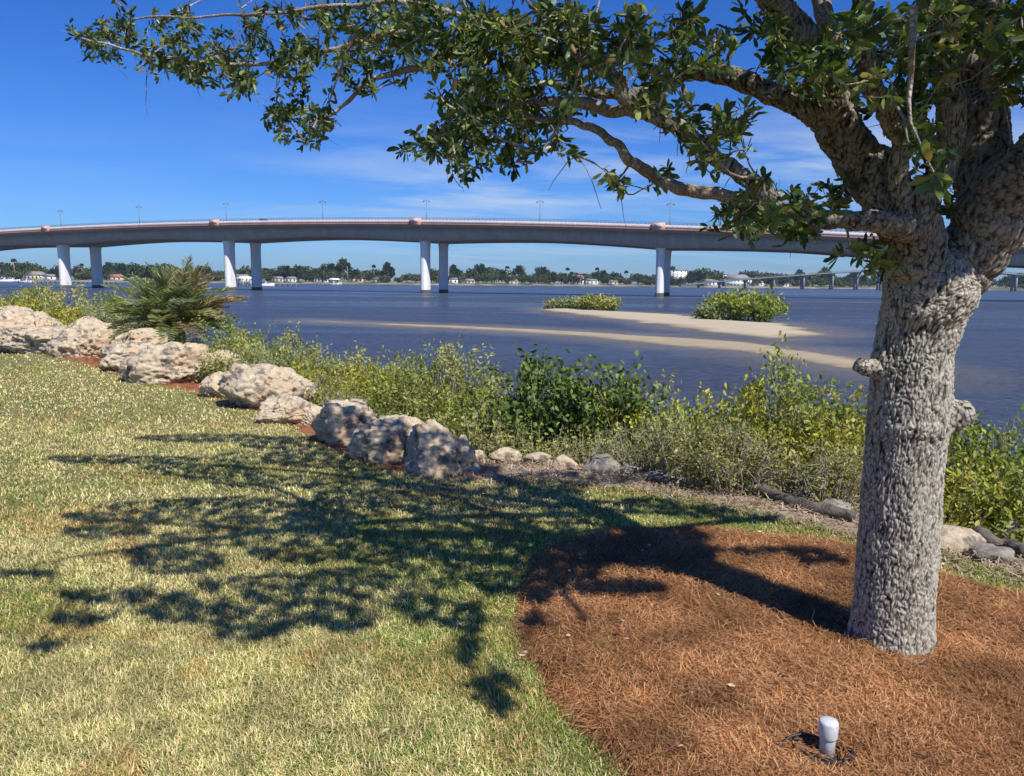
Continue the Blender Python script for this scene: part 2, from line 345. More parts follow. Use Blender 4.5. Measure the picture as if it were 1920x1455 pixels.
def axis(lo, a, b, hi, h):
    m = list(np.arange(a, b, h)); x = b; d = h; r = []
    while x < hi: r.append(x); d *= 1.075; x += d
    l = []; x = a; d = h
    while x > lo: d *= 1.075; x -= d; l.append(x)
    return np.array(l[::-1]+m+r+[hi+d])
gx = axis(-2000, -7, 6, 2000, .09); gy = axis(-150, 0, 9, 3200, .09)
GX, GY = np.meshgrid(gx, gy); GP = np.stack([GX.ravel(), GY.ravel()], 1); gz, gs = ground_z(GP)
nx, ny = len(gx), len(gy); ii = (np.arange(ny-1)[:, None]*nx+np.arange(nx-1)).ravel()
tag(npmesh('ground', np.column_stack([GP, gz]), [np.stack([ii, ii+1, ii+nx+1, ii+nx], 1)], MT['ground'], smooth=True, attrs={'edge': np.clip(gs, -5, 5)}), kind='structure')
# sandbars
SH1 = [(1000, 577), (1060, 577), (1150, 583), (1250, 588), (1330, 594), (1400, 601), (1480, 606), (1540, 618), (1568, 627), (1500, 636), (1430, 638), (1400, 634), (1300, 620), (1200, 606), (1120, 596), (1050, 587), (1005, 581)]
SH2 = [(560, 598), (700, 604), (850, 609), (1000, 615), (1150, 623), (1300, 632), (1420, 640), (1530, 655), (1630, 668), (1740, 692), (1720, 715), (1620, 701), (1530, 689), (1450, 675), (1350, 659), (1200, 645), (1050, 631), (900, 620), (700, 610), (560, 603)]
SHW = [np.array([onz(*p, WZ)[:2] for p in s]) for s in (SH1, SH2)]
def shoal_sd(P):
    return [poly_sd(P, s)+(fbm(P[:, 0]*.35, P[:, 1]*.35)-.5)*(2.6, 1.6)[k]-(.9, 1.15)[k] for k, s in enumerate(SHW)]
for k, s in enumerate(SHW):
    lo = s.min(0)-3; hi = s.max(0)+3; xs = np.arange(lo[0], hi[0], .4); ys = np.arange(lo[1], hi[1], .4); A, B = np.meshgrid(xs, ys)
    P = np.stack([A.ravel(), B.ravel()], 1); d = shoal_sd(P)[k]
    z = WZ+np.clip(d*.05, -.3, (.22, .07)[k])+(fbm(P[:, 0], P[:, 1])-.5)*.03
    n = len(xs); i = (np.arange(len(ys)-1)[:, None]*n+np.arange(n-1)).ravel(); f = np.stack([i, i+1, i+n+1, i+n], 1)
    f = f[(d[f] > -2.5).any(1)]; used, inv = np.unique(f, return_inverse=True)
    tag(npmesh('sandbar', np.column_stack([P, z])[used], [inv.reshape(-1, 4)], MT['sand'], smooth=True, attrs={'wet': np.clip(d/(1.7, 1.6)[k]*(1, .8)[k], -1, (1.2, .38)[k])[used]}), kind='structure')
wx = axis(-2000, -35, 40, 2000, .6); wy = axis(-140, 8, 118, 3200, .6)
A, B = np.meshgrid(wx, wy); P = np.stack([A.ravel(), B.ravel()], 1); d = np.maximum(*shoal_sd(P)); n = len(wx); i = (np.arange(len(wy)-1)[:, None]*n+np.arange(n-1)).ravel()
f = np.stack([i, i+1, i+n+1, i+n], 1); keep = (edge_s(P) > 1.2)[f].all(1) | (np.abs(P[f][:, :, 0]).max(1) > 200)
keep &= (edge_s(P) > -5)[f].all(1)
tag(npmesh('water', np.column_stack([P, np.full(len(P), WZ)]), [f[keep]], MT['water'], attrs={'shoal': np.clip(1+d/5.5, 0, 1)}), kind='structure')
# mulch bed sheet
import bmesh
bm = bmesh.new(); vs = [bm.verts.new((x, y, .012)) for x, y in BED]; bm.faces.new(vs); bmesh.ops.triangulate(bm, faces=bm.faces[:])
me = bpy.data.meshes.new('mulch_bed'); bm.normal_update()
if bm.faces[:] and sum(f.normal.z for f in bm.faces) < 0: bmesh.ops.reverse_faces(bm, faces=bm.faces[:])
bm.to_mesh(me); me.materials.append(MT['mulch']); o = bpy.data.objects.new('mulch_bed', me); C.objects.link(o); tag(o, kind='structure')

# ------------------------------------------------------------------ lawn blades and pine straw
def scatter(n, ymin, ymax, pxlo=-60, pxhi=1980):
    """even over the ground inside the view wedge between two distances"""
    y = np.sqrt(R.rand(n)*(ymax**2-ymin**2)+ymin**2); u = (pxlo-960)/F+R.rand(n)*(pxhi-pxlo)/F; return np.stack([u*y*1.03, y], 1)
def pal(t, cols):
    cols = np.array(cols); t = np.clip(t, 0, .9999)*(len(cols)-1); i = t.astype(int); f = (t-i)[:, None]; return cols[i]*(1-f)+cols[i+1]*f
def blades(P, L, W):
    n = len(P); sd = poly_sd(P, BED); s = edge_s(P)
    k = (sd < .02+.03*R.rand(n)) & (s < -.10+.25*(fbm(P[:, 0]*3, P[:, 1]*3)-.5)+np.where(P[:, 0] > 0, .0, -.05)); P = P[k]; sd = sd[k]; n = len(P)
    L = L*(.55+.8*R.rand(n)); W = W*(.7+.6*R.rand(n))
    az_ = R.rand(n)*2*pi; tilt = .35+R.rand(n)*.95; D = np.stack([np.cos(az_)*np.sin(tilt), np.sin(az_)*np.sin(tilt), np.cos(tilt)], 1); S = np.stack([-np.sin(az_), np.cos(az_), np.zeros(n)], 1)
    g = fbm(P[:, 0]*1.1, P[:, 1]*1.1, 4)+.35*(fbm(P[:, 0]*6, P[:, 1]*6, 3)-.5)
    green = np.clip((g-.50)*2.2+.30, 0, 1); green = np.maximum(green, np.exp(-np.abs(sd)/.35)*.85); green = np.maximum(green, np.clip((P[:, 0]-.2)*.8, 0, .85)*(P[:, 1] > 3.5))
    green *= np.where((P[:, 0] < -1.5) & (P[:, 1] > 6), .75, 1)
    isg = R.rand(n) < .20+.62*green; t = R.rand(n)
    c = np.where(isg[:, None], pal(t, [(.10, .17, .03), (.20, .27, .05), (.34, .38, .09)]), pal(t, [(.30, .24, .10), (.58, .50, .22), (.76, .68, .36), (.44, .31, .15)]))
    pt_ = fbm(P[:, 0]*2.3+9, P[:, 1]*2.3, 3); c = c*(.80+.42*np.clip((fbm(P[:, 0]*9, P[:, 1]*9, 2)-.25)*2, 0, 1))[:, None]; c = np.where((pt_ > .62)[:, None] & ~isg[:, None], c*[.95, .82, .75], c)*[1.10, 1.10, 1.12]
    base = np.column_stack([P, np.zeros(n)]); mid = base+D*(L*.55)[:, None]; D2 = D.copy(); D2[:, 2] -= .55; D2 = unit(D2); tip = mid+D2*(L*.45)[:, None]; tip[:, 2] = np.maximum(tip[:, 2], .002)
    w_ = (W/2)[:, None]
    V = np.stack([base-S*w_, base+S*w_, mid+S*w_*.8, mid-S*w_*.8, tip], 1).reshape(-1, 3); b = np.arange(n)[:, None]*5
    cc = np.repeat(c, 5, 0)
    return V, b+[0, 1, 2, 3], b+[3, 2, 4], cc
V = []; Q = []; T = []; CC = []; nb = 0
def outside(P): px, d = proj(np.column_stack([P, np.zeros(len(P))])); return P[(d < .1) | (px[:, 0] < -110) | (px[:, 0] > 1970) | (px[:, 1] > 1470)]
for (x0, x1, y0, y1, n) in ((-6, 2, -2, 2.3, 90000), (-16, -1.5, 2, 14, 90000), (1.8, 5, -1, 4.5, 30000)):
    v, q, t, c = blades(outside(np.stack([x0+(x1-x0)*R.rand(n), y0+(y1-y0)*R.rand(n)], 1)), .04, .008); V.append(v); Q.append(q+nb); T.append(t+nb); CC.append(c); nb += len(v)
for (n, a, b, L, W) in ((190000, 2.0, 3.4, .034, .0034), (170000, 3.4, 5.2, .034, .0044), (140000, 5.2, 8.5, .035, .0068), (90000, 8.5, 14, .038, .012), (55000, 14, 26, .045, .02)):
    v, q, t, c = blades(scatter(n, a, b, -120), L, W); V.append(v); Q.append(q+nb); T.append(t+nb); CC.append(c); nb += len(v)
lawn = npmesh('lawn_grass', np.concatenate(V), [np.concatenate(Q), np.concatenate(T)], MT['blade'], cols=np.concatenate(CC))
tag(lawn, 'patchy straw and green lawn grass sloping past the boulders', 'grass', kind='stuff')
def needles(P, L, W, z0=.016, zr=.03, cols=((.07, .025, .010), (.28, .115, .042), (.50, .24, .095), (.66, .41, .21), (.37, .155, .058))):
    n = len(P); a = R.rand(n)*2*pi; a = a*.6+fbm(P[:, 0]*5, P[:, 1]*5)*6; L = L*(.5+R.rand(n)*.8); cv = (R.rand(n)-.5)*.8; z = z0+R.rand(n)*zr
    W = W*(.7+.6*R.rand(n)); dz = (R.rand(n)-.5)*.03; pts = []; x, y = P[:, 0].copy(), P[:, 1].copy()
    for k in range(4):
        aa = a+cv*(k/3-.5); nrm = np.stack([-np.sin(aa), np.cos(aa), (R.rand(n)-.5)*.5], 1)*(W/2)[:, None]
        zz_ = np.maximum(z+dz*(k-1.5), .014); c = np.stack([x, y, zz_], 1); pts += [c-nrm, c+nrm]; x += np.cos(aa)*L/3; y += np.sin(aa)*L/3
    V = np.stack(pts, 1).reshape(-1, 3); b = np.arange(n)[:, None]*8
    return V, np.concatenate([b+[0, 2, 3, 1], b+[2, 4, 5, 3], b+[4, 6, 7, 5]]), np.repeat(pal(R.rand(n), cols)*(.55+.9*np.clip(fbm(P[:, 0]*4+3, P[:, 1]*4, 4)*1.9-.45, 0, 1))[:, None]*np.array([.86, .82, .79]), 8, 0)
P = np.concatenate([scatter(120000, 1.9, 3.2, 900, 2100), scatter(80000, 3.2, 5, 900, 2000)]); P = np.concatenate([P, outside(np.stack([.2+3.4*R.rand(60000), .2+3.8*R.rand(60000)], 1))]); P = P[poly_sd(P, BED) > .02+.05*R.rand(len(P))]
P = P[np.hypot(P[:, 0]-1.71, P[:, 1]-3.29) > .19]; PG = onz(1549, 1424); P = P[np.hypot(P[:, 0]-PG[0]+.03, P[:, 1]-PG[1]+.01) > .085]
v, q, c = needles(P, .10, .0017); v[:, 2] += (.006+.05*fbm(v[:, 0]*9, v[:, 1]*9, 2)**2)*np.exp(-np.maximum(np.hypot(v[:, 0]-1.71, v[:, 1]-3.29)-.17, 0)/.06)
tag(npmesh('pine_straw', v, [q], MT['straw'], cols=c), 'reddish brown pine needle mulch spread round the oak', 'mulch', kind='stuff')
# reddish mulch strip in front of the boulders
P = scatter(60000, 6, 22, -120, 900); s = edge_s(P); P = P[(s > -.16-.14*R.rand(len(P))) & (s < .5)]
v, q, c = needles(P, .10, .007, .006, .02, ((.20, .06, .03), (.42, .16, .08), (.5, .24, .13)))
tag(npmesh('bark_mulch', v, [q], MT['straw'], cols=c), 'red mulch strip between the lawn and the boulder row', 'mulch', kind='stuff')
# litter on the sandy ledge
P = scatter(26000, 3.9, 8, 860, 2000); s = edge_s(P); P = P[(s > -.3) & (s < 1.2)]
v, q, c = needles(P, .07, .006, .004, .03, ((.16, .11, .07), (.36, .27, .18), (.55, .46, .34))); zz_, _ = ground_z(v[:, :2]); v[:, 2] += zz_
tag(npmesh('dry_litter', v, [q], MT['straw'], cols=c), 'dry leaf litter along the sandy edge under the shrubs', 'litter', kind='stuff')
# fallen leaves
P = np.concatenate([scatter(130, 2.2, 5, 950, 1950), scatter(90, 2.3, 8, -50, 1400)]); P = P[(edge_s(P) < -.1)]; n = len(P)
a = R.rand(n)*2*pi; D = np.stack([np.cos(a), np.sin(a), R.rand(n)*.3], 1)
v, q, c = leafmesh(np.column_stack([P, .035+.02*R.rand(n)]), D, .014+.022*R.rand(n), .006+.008*R.rand(n), pal(R.rand(n), [(.55, .38, .24), (.60, .48, .34), (.5, .3, .15), (.45, .2, .1)]))
tag(npmesh('fallen_leaves', v, [q], MT['straw'], cols=c), 'small pale dry leaves scattered over mulch and grass', 'leaves', kind='stuff')

# ------------------------------------------------------------------ the oak
TY = 3.28
def limb_pts(L): return np.array([[*atY(x, y, Y), wpx*.5*Y/F] for x, y, Y, wpx in L])
oak = empty('live_oak_tree', (1.71, TY, 0), 'large oak with thick fissured grey trunk forking at eye height over the mulch bed', 'tree')
def kid(o): o.parent = oak; o.location = -np.array(oak.location); return o
tp = limb_pts([(1672, 1236, TY, 172), (1674, 1205, TY, 163), (1677, 1130, TY, 158), (1680, 1050, TY, 158), (1686, 950, TY, 156), (1696, 850, TY, 153), (1705, 775, TY, 156), (1708, 700, TY, 149), (1713, 650, TY, 144), (1724, 600, TY, 146), (1738, 560, TY, 158), (1748, 520, TY, 170), (1750, 492, TY, 150), (1748, 474, TY, 110), (1746, 462, TY, 50)])
tp[0, 2] -= .03; tp[:, 3] *= np.interp(np.arange(len(tp)), [0, 6, 10, 14], [.90, .92, .95, 1])
def zat(y): return atY(1700, y, TY)[2]
bumps = [(pi+.15, zat(683), .020, .07, .07), (-.25, zat(778), .022, .09, .07), (-1.6, zat(795), .010, .13, .035), (-1.9, zat(560), .03, .2, .1), (-.9, zat(600), .02, .12, .12)]
def barked(name, cpts, rad, S_, trunk=False):
    """a thick stem with fissured plates in its real shape"""
    pts = cpts; n = len(pts); T = np.gradient(pts, axis=0); KS = 1 if trunk else 17; TP = np.pad(T, ((KS//2, KS//2), (0, 0)), 'edge'); T = unit(sum(TP[k:k+n] for k in range(KS))); th = np.arange(S_)*2*pi/S_; V = []; BA = []; CK = []; s = 0; rm = float(np.mean(rad)); u = np.array([1., 0, 0])
    if abs(T[0, 0]) > .8: u = np.array([0, 1., 0])
    sc = 44 if trunk else 50; off = 0 if trunk else pts[0, 0]*31
    for i in range(n):
        if i: s += np.linalg.norm(pts[i]-pts[i-1])
        r = rad[i]; zc = pts[i, 2]
        if trunk: U, W = np.array([1., 0, 0]), np.array([0, 1., 0])
        else: u = u-T[i]*(u@T[i]); u = u/np.linalg.norm(u); U, W = u, np.cross(T[i], u)
        for j in range(S_):
            t = th[j]; c_, s_ = math.cos(t), math.sin(t)
            q = (c_*rm*70, s_*rm*70, s*27) if trunk else tuple(x*y for x, y in zip(pts[i]+U*(c_*r)+W*(s_*r), (50, 50, 24))); wv = noise.noise((q[0]*.3, q[1]*.3, q[2]*.35)); w2 = noise.noise((q[0]*.9, q[1]*.9+7, q[2]*.6)); q = (q[0]+wv*1.6+w2*.7, q[1]+wv*1.1-w2*.7, q[2]+wv*1.4)
            dd = noise.voronoi(q, distance_metric='DISTANCE', exponent=2.5)[0]; eV = min(1, (dd[1]-dd[0])*3.6)
            eF = min(1, abs(noise.noise((q[0]*.75+3, q[1]*.75, q[2]*.22)))*6.5); n1 = noise.noise((q[0]*2.6, q[1]*2.6, q[2]*1.3))
            e = (.30+.70*eF)*(.25+.75*eV)*max(.35, min(1.15, .9+n1*.9))
            ax = (c_*r*1., s_*r*1., s)
            low = noise.noise((c_*1.3+off, s_*1.3, s*2.2))*.06*r+noise.noise((c_*4+off, s_*4, s*7))*.03*r
            rr = r+low+min(.0075, r*.08)*(e-.5)+.0035*noise.noise((c_*r*90+off, s_*r*90, s*70))
            if trunk:
                rr += .020*math.exp(-max(0, zc)*9)*(1+.7*math.sin(3*t+.7)+.4*math.sin(7*t))
                for (ba, bz, amp, wa, wz) in bumps:
                    da = (t-ba+pi) % (2*pi)-pi; da *= r; g = (da/wa)**2+((zc-bz)/wz)**2
                    if g < 9: rr += amp*math.exp(-g**2.2)*(1+.25*noise.noise((c_*9, s_*9, s*22)))
            V.append(pts[i]+U*(c_*rr)+W*(s_*rr)); BA.append((c_*rm, s_*rm, s) if trunk else pts[i]+U*(c_*r)+W*(s_*r)); CK.append(e)
    j = np.arange(S_); q = np.concatenate([np.stack([i*S_+j, i*S_+(j+1) % S_, (i+1)*S_+(j+1) % S_, (i+1)*S_+j], 1) for i in range(n-1)])
    kid(npmesh(name, V, [q], MT['bark_trunk' if trunk else 'bark_big'], smooth=True, attrs={'bark': np.array(BA), 'crack': np.array(CK)}))
cur = crom(tp, 44); barked('trunk', cur[:, :3], cur[:, 3], 340, True)
def stub(name, a, b, c, ra, rb, rc):
    p = crom(np.array([[*a, ra], [*((np.array(a)*.4+np.array(b)*.6)), (ra+rb)/2], [*b, rb], [*c, rc]]), 8); e = p[-1]; d = unit(p[-1, :3]-p[-5, :3]); p = crom(p[::2], 5)
    p = np.vstack([p]+[[*(e[:3]+d*e[3]*.6*math.sin(t)), e[3]*math.cos(t)+.001] for t in (.4, .8, 1.1, 1.35, 1.55)]); v, q, t, ba = tube(p[:, :3], p[:, 3], 40)
    ctr = np.repeat(p[:, :3], 40, 0); m = len(ctr); k = np.array([1+.24*noise.noise(Vector(x)*22)+.10*noise.noise(Vector(x)*60) for x in v[:m]]); v[:m] = ctr+(v[:m]-ctr)*k[:, None]
    cc_ = []
    for x in v: dd = noise.voronoi(Vector(x)*50)[0]; cc_.append(min(1, (dd[1]-dd[0])*3))
    kid(npmesh(name, v, [q, t], MT['bark_trunk'], smooth=True, attrs={'bark': v, 'crack': np.array(cc_)}))
kl = atY(1632, 690, TY-.03); kr = atY(1770, 775, TY-.05)
stub('burl', kl+[.06, 0, 0], kl+[-.03, -.005, .004], kl+[-.052, -.008, .012], .040, .032, .030)
stub('burl', kr+[-.08, .02, -.02], kr+[.04, -.02, .0], kr+[.078, -.03, .012], .085, .062, .050)
skel = []
LIMBS = [
 [(1752, 560, 3.28, 110), (1796, 505, 3.26, 118), (1842, 447, 3.22, 120), (1872, 385, 3.18, 132), (1915, 335, 3.12, 118), (1990, 270, 3.05, 100), (2100, 150, 2.95, 80), (2250, -60, 2.8, 50)],
 [(1846, 470, 3.26, 84), (1854, 390, 3.28, 94), (1846, 320, 3.32, 96), (1838, 240, 3.36, 90), (1838, 150, 3.42, 84), (1835, 60, 3.48, 88), (1830, -60, 3.52, 76), (1790, -260, 3.6, 56), (1700, -560, 3.7, 34)],
 [(1845, 200, 3.36, 34), (1872, 130, 3.3, 40), (1900, 60, 3.24, 38), (1945, 0, 3.15, 34), (2040, -120, 3, 26), (2150, -300, 2.8, 16)],
 [(1735, 540, 3.25, 90), (1722, 490, 3.2, 105), (1705, 430, 3.17, 104), (1680, 380, 3.16, 98), (1640, 330, 3.17, 86), (1600, 280, 3.18, 78), (1562, 232, 3.2, 72), (1530, 207, 3.22, 56), (1470, 182, 3.26, 42), (1390, 150, 3.34, 37), (1320, 132, 3.42, 33), (1260, 150, 3.5, 27), (1190, 180, 3.6, 21), (1110, 172, 3.7, 15), (1010, 150, 3.8, 9)],
 [(1590, 270, 3.18, 56), (1572, 210, 3.14, 52), (1553, 150, 3.1, 50), (1510, 75, 3.05, 54), (1450, 0, 3., 46), (1360, -130, 2.9, 36), (1230, -330, 2.75, 24), (1050, -520, 2.6, 14)],
 [(1600, 260, 3.25, 40), (1585, 170, 3.3, 38), (1560, 80, 3.36, 34), (1530, -20, 3.42, 30), (1480, -200, 3.5, 20), (1400, -420, 3.6, 12)],
 [(1695, 420, 3.1, 44), (1683, 340, 3.04, 37), (1690, 265, 3., 36), (1668, 212, 2.98, 38), (1635, 160, 2.95, 37), (1620, 80, 2.92, 34), (1616, -20, 2.9, 32), (1590, -180, 2.8, 25), (1500, -420, 2.65, 15)],
 [(1722, 470, 3.12, 60), (1728, 410, 3.08, 54), (1746, 350, 3.06, 50), (1774, 290, 3.06, 48), (1787, 225, 3.06, 48), (1775, 120, 3.05, 44), (1771, 20, 3.03, 39), (1762, -100, 3., 33), (1715, -340, 2.9, 20)],
 [(1715, 430, 3.08, 54), (1650, 418, 3.02, 42), (1580, 412, 3., 34), (1520, 408, 3., 30), (1460, 388, 3., 30), (1412, 345, 3., 29), (1350, 298, 3., 28), (1290, 252, 3., 26), (1222, 214, 3., 27), (1172, 182, 3., 27), (1142, 132, 3., 25), (1105, 85, 3.02, 20), (1050, 30, 3.05, 15), (960, -60, 3.1, 10)],
 [(1490, 402, 3., 24), (1420, 378, 3., 25), (1340, 366, 3., 24), (1272, 350, 3.02, 23), (1210, 322, 3.05, 21), (1165, 282, 3.05, 18), (1122, 246, 3.1, 15), (1068, 228, 3.15, 13), (1000, 222, 3.25, 10), (930, 196, 3.3, 9), (870, 212, 3.4, 6)],
 [(1240, 222, 3.01, 18), (1180, 208, 3.05, 20), (1100, 198, 3.15, 21), (1030, 190, 3.25, 17), (950, 196, 3.35, 13), (880, 235, 3.5, 9), (800, 268, 3.65, 5)],
 [(1150, 140, 3., 18), (1060, 92, 3.25, 20), (950, 70, 3.55, 19), (850, 100, 3.85, 17), (775, 128, 4.05, 13), (700, 150, 4.15, 9), (640, 200, 4.2, 7), (585, 235, 4.2, 4)],
 [(870, 92, 3.8, 13), (760, 60, 4., 12), (660, 82, 4.15, 10), (580, 104, 4.25, 8), (480, 120, 4.35, 7), (390, 118, 4.4, 6), (300, 108, 4.4, 5), (220, 88, 4.4, 4), (150, 72, 4.4, 3)],
 [(950, 66, 3.55, 12), (800, 10, 3.8, 10), (650, 10, 4., 8), (500, 25, 4.1, 6), (370, 30, 4.2, 4), (250, 35, 4.2, 3)]]
def wl(L): return np.array(L, float)
WL = [wl([(1.80, 3.35, 2.75, .06), (1.3, 2.9, 3.3, .05), (.6, 2.4, 3.7, .038), (-.2, 2.0, 3.75, .025), (-.8, 1.9, 3.5, .012)]),
      wl([(1.85, 3.4, 3.0, .06), (1.3, 3.4, 3.7, .05), (.5, 3.5, 4.2, .035), (-.4, 3.6, 4.4, .022), (-1.1, 3.8, 4.3, .012)]),
      wl([(1.75, 3.0, 2.7, .05), (1.8, 2.3, 3.2, .04), (2.0, 1.6, 3.5, .028), (2.1, 1.1, 3.5, .014)]),
      wl([(1.9, 3.5, 3.2, .05), (1.6, 4.1, 3.9, .04), (1.0, 4.7, 4.4, .026), (.2, 5.1, 4.5, .012)]),
      wl([(2.3, 3.1, 2.6, .05), (3.0, 2.9, 3.2, .04), (3.7, 2.8, 3.6, .022)]),
      wl([(1.0, 2.9, 2.65, .03), (.3, 2.7, 3.1, .026), (-.6, 2.7, 3.3, .018), (-1.4, 2.9, 3.2, .009)])]
for L in [limb_pts(l) for l in LIMBS]+WL:
    c = crom(L, 14); n = len(c); arc = np.linspace(0, 1, n)
    wob = np.array([noise.noise_vector((i*.17+L[0, 0]*9, L[0, 1]*5, L[0, 2]*7)) for i in range(n)])*np.minimum(1, arc*6)[:, None]*(.010+np.where(c[:, 3:4] > .03, .10, .32)*c[:, 3:4])
    p = c[:, :3]+wob; r = c[:, 3]*(1+.13*np.array([noise.noise((i*.33, L[0, 0]*3, 5)) for i in range(n)]))
    if c[0, 3] > .034 and len(L) > 6 or r.max() > .09:
        c2 = crom(np.column_stack([p[::3], r[::3]]), 9); barked('limb', c2[:, :3], c2[:, 3], 150)
    else:
        v, q, t, ba = tube(p, r, 20); kid(npmesh('limb', v, [q, t], MT['bark_limb'], smooth=True))
    skel += list(p[int(n*.15) if n > 6 else 0:])
# foliage: where the photo shows it, and where its shadow falls
FOL = [(200,80,62,36,1),(170,58,45,22,.8),(255,92,48,36,1),(240,38,70,26,.8),(340,45,40,42,1),(330,128,55,28,1),(400,122,85,36,1.1),(440,152,50,26,.8),(450,80,50,34,.6),(480,36,40,30,.7),(545,108,55,44,1.1),(560,150,34,34,.8),(560,30,60,26,.8),(650,38,60,34,1),(640,92,55,34,.8),(640,140,28,18,.6),(700,162,26,22,.8),(762,142,16,16,.6),(720,92,50,36,1),(800,62,70,56,1.2),(740,30,60,28,1),(880,60,80,54,1.3),(860,130,60,38,1),(940,100,60,74,1.3),(1000,60,60,56,1.3),(1060,62,60,56,1.2),(1050,122,44,46,1),(960,170,60,38,1.2),(900,182,60,38,1.1),
 (560,230,66,32,1.1),(525,212,42,18,1),(572,262,22,20,.9),(620,214,22,16,.7),(785,268,46,26,1),(855,262,56,44,1.1),(872,320,46,22,.8),(920,242,66,44,1.2),(960,298,36,30,.9),(1010,232,56,36,1.1),(1000,270,46,14,.9),(905,205,76,36,1.2),(1072,292,13,18,.9),(820,182,18,18,.6),(1060,190,56,28,1),
 (1150,50,60,44,.8),(1250,50,80,40,.7),(1335,80,56,50,.6),(1240,120,60,30,.35),(1212,202,36,18,.9),(1300,212,56,26,.8),(1345,252,50,26,.7),(1300,290,44,22,.5),(1385,236,36,44,.7),(1160,350,32,16,1.1),(1232,330,36,12,.8),(1382,420,56,28,1),(1450,430,64,34,1.2),(1520,380,56,30,1),(1562,350,36,26,.8),(1490,410,50,36,1),(1400,385,44,20,.8),(1440,345,36,24,.6),(1370,320,30,16,.5),
 (1480,108,66,34,.9),(1562,95,56,54,.9),(1450,90,36,40,.7),(1520,152,74,34,.9),(1600,60,20,50,.4),(1700,62,40,74,.8),(1690,140,46,56,.7),(1750,122,36,56,.6),(1722,222,42,54,1),(1752,285,46,56,1),(1782,350,26,44,.9),(1880,55,50,50,.6),(1900,140,30,44,.4),(1660,215,34,30,.4),(1650,492,44,26,1.1),(1628,468,36,16,.9),(1902,408,22,24,.6),(1560,470,40,12,.3),(1640,30,40,30,.8),(1730,40,50,40,.8),(1800,60,40,50,.8),(1860,30,50,30,.9),(1905,90,25,60,.9),(1890,190,30,24,.5),(1700,200,40,40,.7),(1590,150,40,40,.6),(1640,110,24,40,.5),(1420,40,50,40,.7),(1180,95,50,40,.7),(1100,130,50,30,.9),(1270,150,50,26,.5),(1760,60,40,60,.6)]
SHA = [(380,822,130,7),(230,862,150,7),(330,878,60,8),(400,885,90,14),(560,832,120,12),(620,860,130,18),(240,970,125,12),(200,1000,85,11),(420,950,125,16),(500,985,115,16),(330,1055,85,22),(290,1040,60,16),(600,960,115,20),(680,930,85,16),(760,900,130,16),(850,940,130,24),(700,1030,130,24),(560,1040,95,16),(230,1120,125,12),(370,1150,105,18),(480,1160,115,24),(560,1120,105,24),(640,1160,56,22),(650,1090,85,22),(460,1190,56,12),(150,1165,55,10),(780,1140,46,26),(870,1160,36,28),(880,1050,56,20),(940,1080,56,36),(930,1020,85,28),(980,930,115,22),(1080,960,66,26),(1150,1030,130,36),(1050,1060,66,44),(1000,1110,26,26),(990,1175,22,8),(920,1290,40,22),(940,1330,22,16),(1200,950,76,15),(1300,960,76,11),(1400,975,56,7),(1240,1020,76,26),(1150,1110,85,12),(1420,1040,110,5),(1530,1060,46,5),(40,1078,60,6),(80,1215,36,6),(830,880,110,10),(700,880,75,12),(870,1225,14,26)]
NS0 = len(SHA); SHA += [(620,1000,170,26),(790,1080,130,26),(500,1100,120,20),(430,1010,130,16),(880,990,130,36),(720,1130,120,20),(560,905,160,12),(1000,1010,80,40),(1060,900,130,14),(480,860,90,12),(330,960,150,22)]
SHA = np.array(SHA, float)
def in_sh(px, m=1.0): return ((((px[:, None, 0]-SHA[:, 0])/(SHA[:, 2]*m))**2+((px[:, None, 1]-SHA[:, 1])/(SHA[:, 3]*m))**2) < 1).any(1)
def shadow_px(P): q = P+L3*(P[:, 2:3]/-L3[2]); px, d = proj(q); return px, q[:, :2]
cl = []
for (x, y, rx, ry, wgt) in FOL:
    Y0 = np.interp(x, [150, 600, 900, 1150, 1400, 1700, 1900], [4.3, 4.1, 3.6, 3.25, 3.1, 3.1, 3.0])
    n = int(pi*rx*ry*wgt/1050*(2.3 if x < 1100 else 2.5)*(Y0/3.3)**2)+1
    for _ in range(n):
        a = R.rand()*2*pi; rr = math.sqrt(R.rand())
        px_, py_ = x+rx*rr*math.cos(a), y+ry*rr*math.sin(a)
        Ys = Y0+R.normal(size=14)*(.42 if x > 600 else .35); P = np.array([atY(px_, py_, Y) for Y in Ys]); sp_, _g = shadow_px(P)
        ok = in_sh(sp_, 1.08) | (sp_[:, 0] < -20) | (sp_[:, 0] > 1940)
        k = np.argmax(ok)
        if ok[k] or R.rand() < .22: cl.append(P[k])
cl = np.array(cl); nvis = len(cl); _, gsh = shadow_px(cl); gsh = list(gsh); cl = list(cl)
ga = np.array([(abs(onz(x-rx, y)[0]-onz(x+rx, y)[0]))*(onz(x, y-ry)[1]-onz(x, y+ry)[1]) for x, y, rx, ry in SHA]); ga *= np.where((SHA[:, 0] > 980) & (SHA[:, 0] < 1320) & (SHA[:, 1] > 985) & (SHA[:, 1] < 1125), 2.2, 1); ga /= ga.sum()
G_ = np.array(gsh)
for _ in range(36000):
    bi = R.choice(len(SHA), p=ga); b = SHA[bi]; a = R.rand()*2*pi; rr = math.sqrt(R.rand()); g = onz(b[0]+b[2]*rr*math.cos(a), b[1]+b[3]*rr*math.sin(a))
    z = 2.1+R.rand()*2.5; P = g-L3*(z/-L3[2]); px, dp = proj(P)
    if dp[0] > .1 and -60 < px[0, 0] < 1980 and px[0, 1] > -35: continue
    if (np.hypot(*(G_-g[:2]).T) <   .12).sum() >= ((18 if 980 < b[0] < 1320 and 985 < b[1] < 1125 else 11) if bi < NS0 else 6): continue
    cl.append(P); G_ = np.vstack([G_, g[:2]])
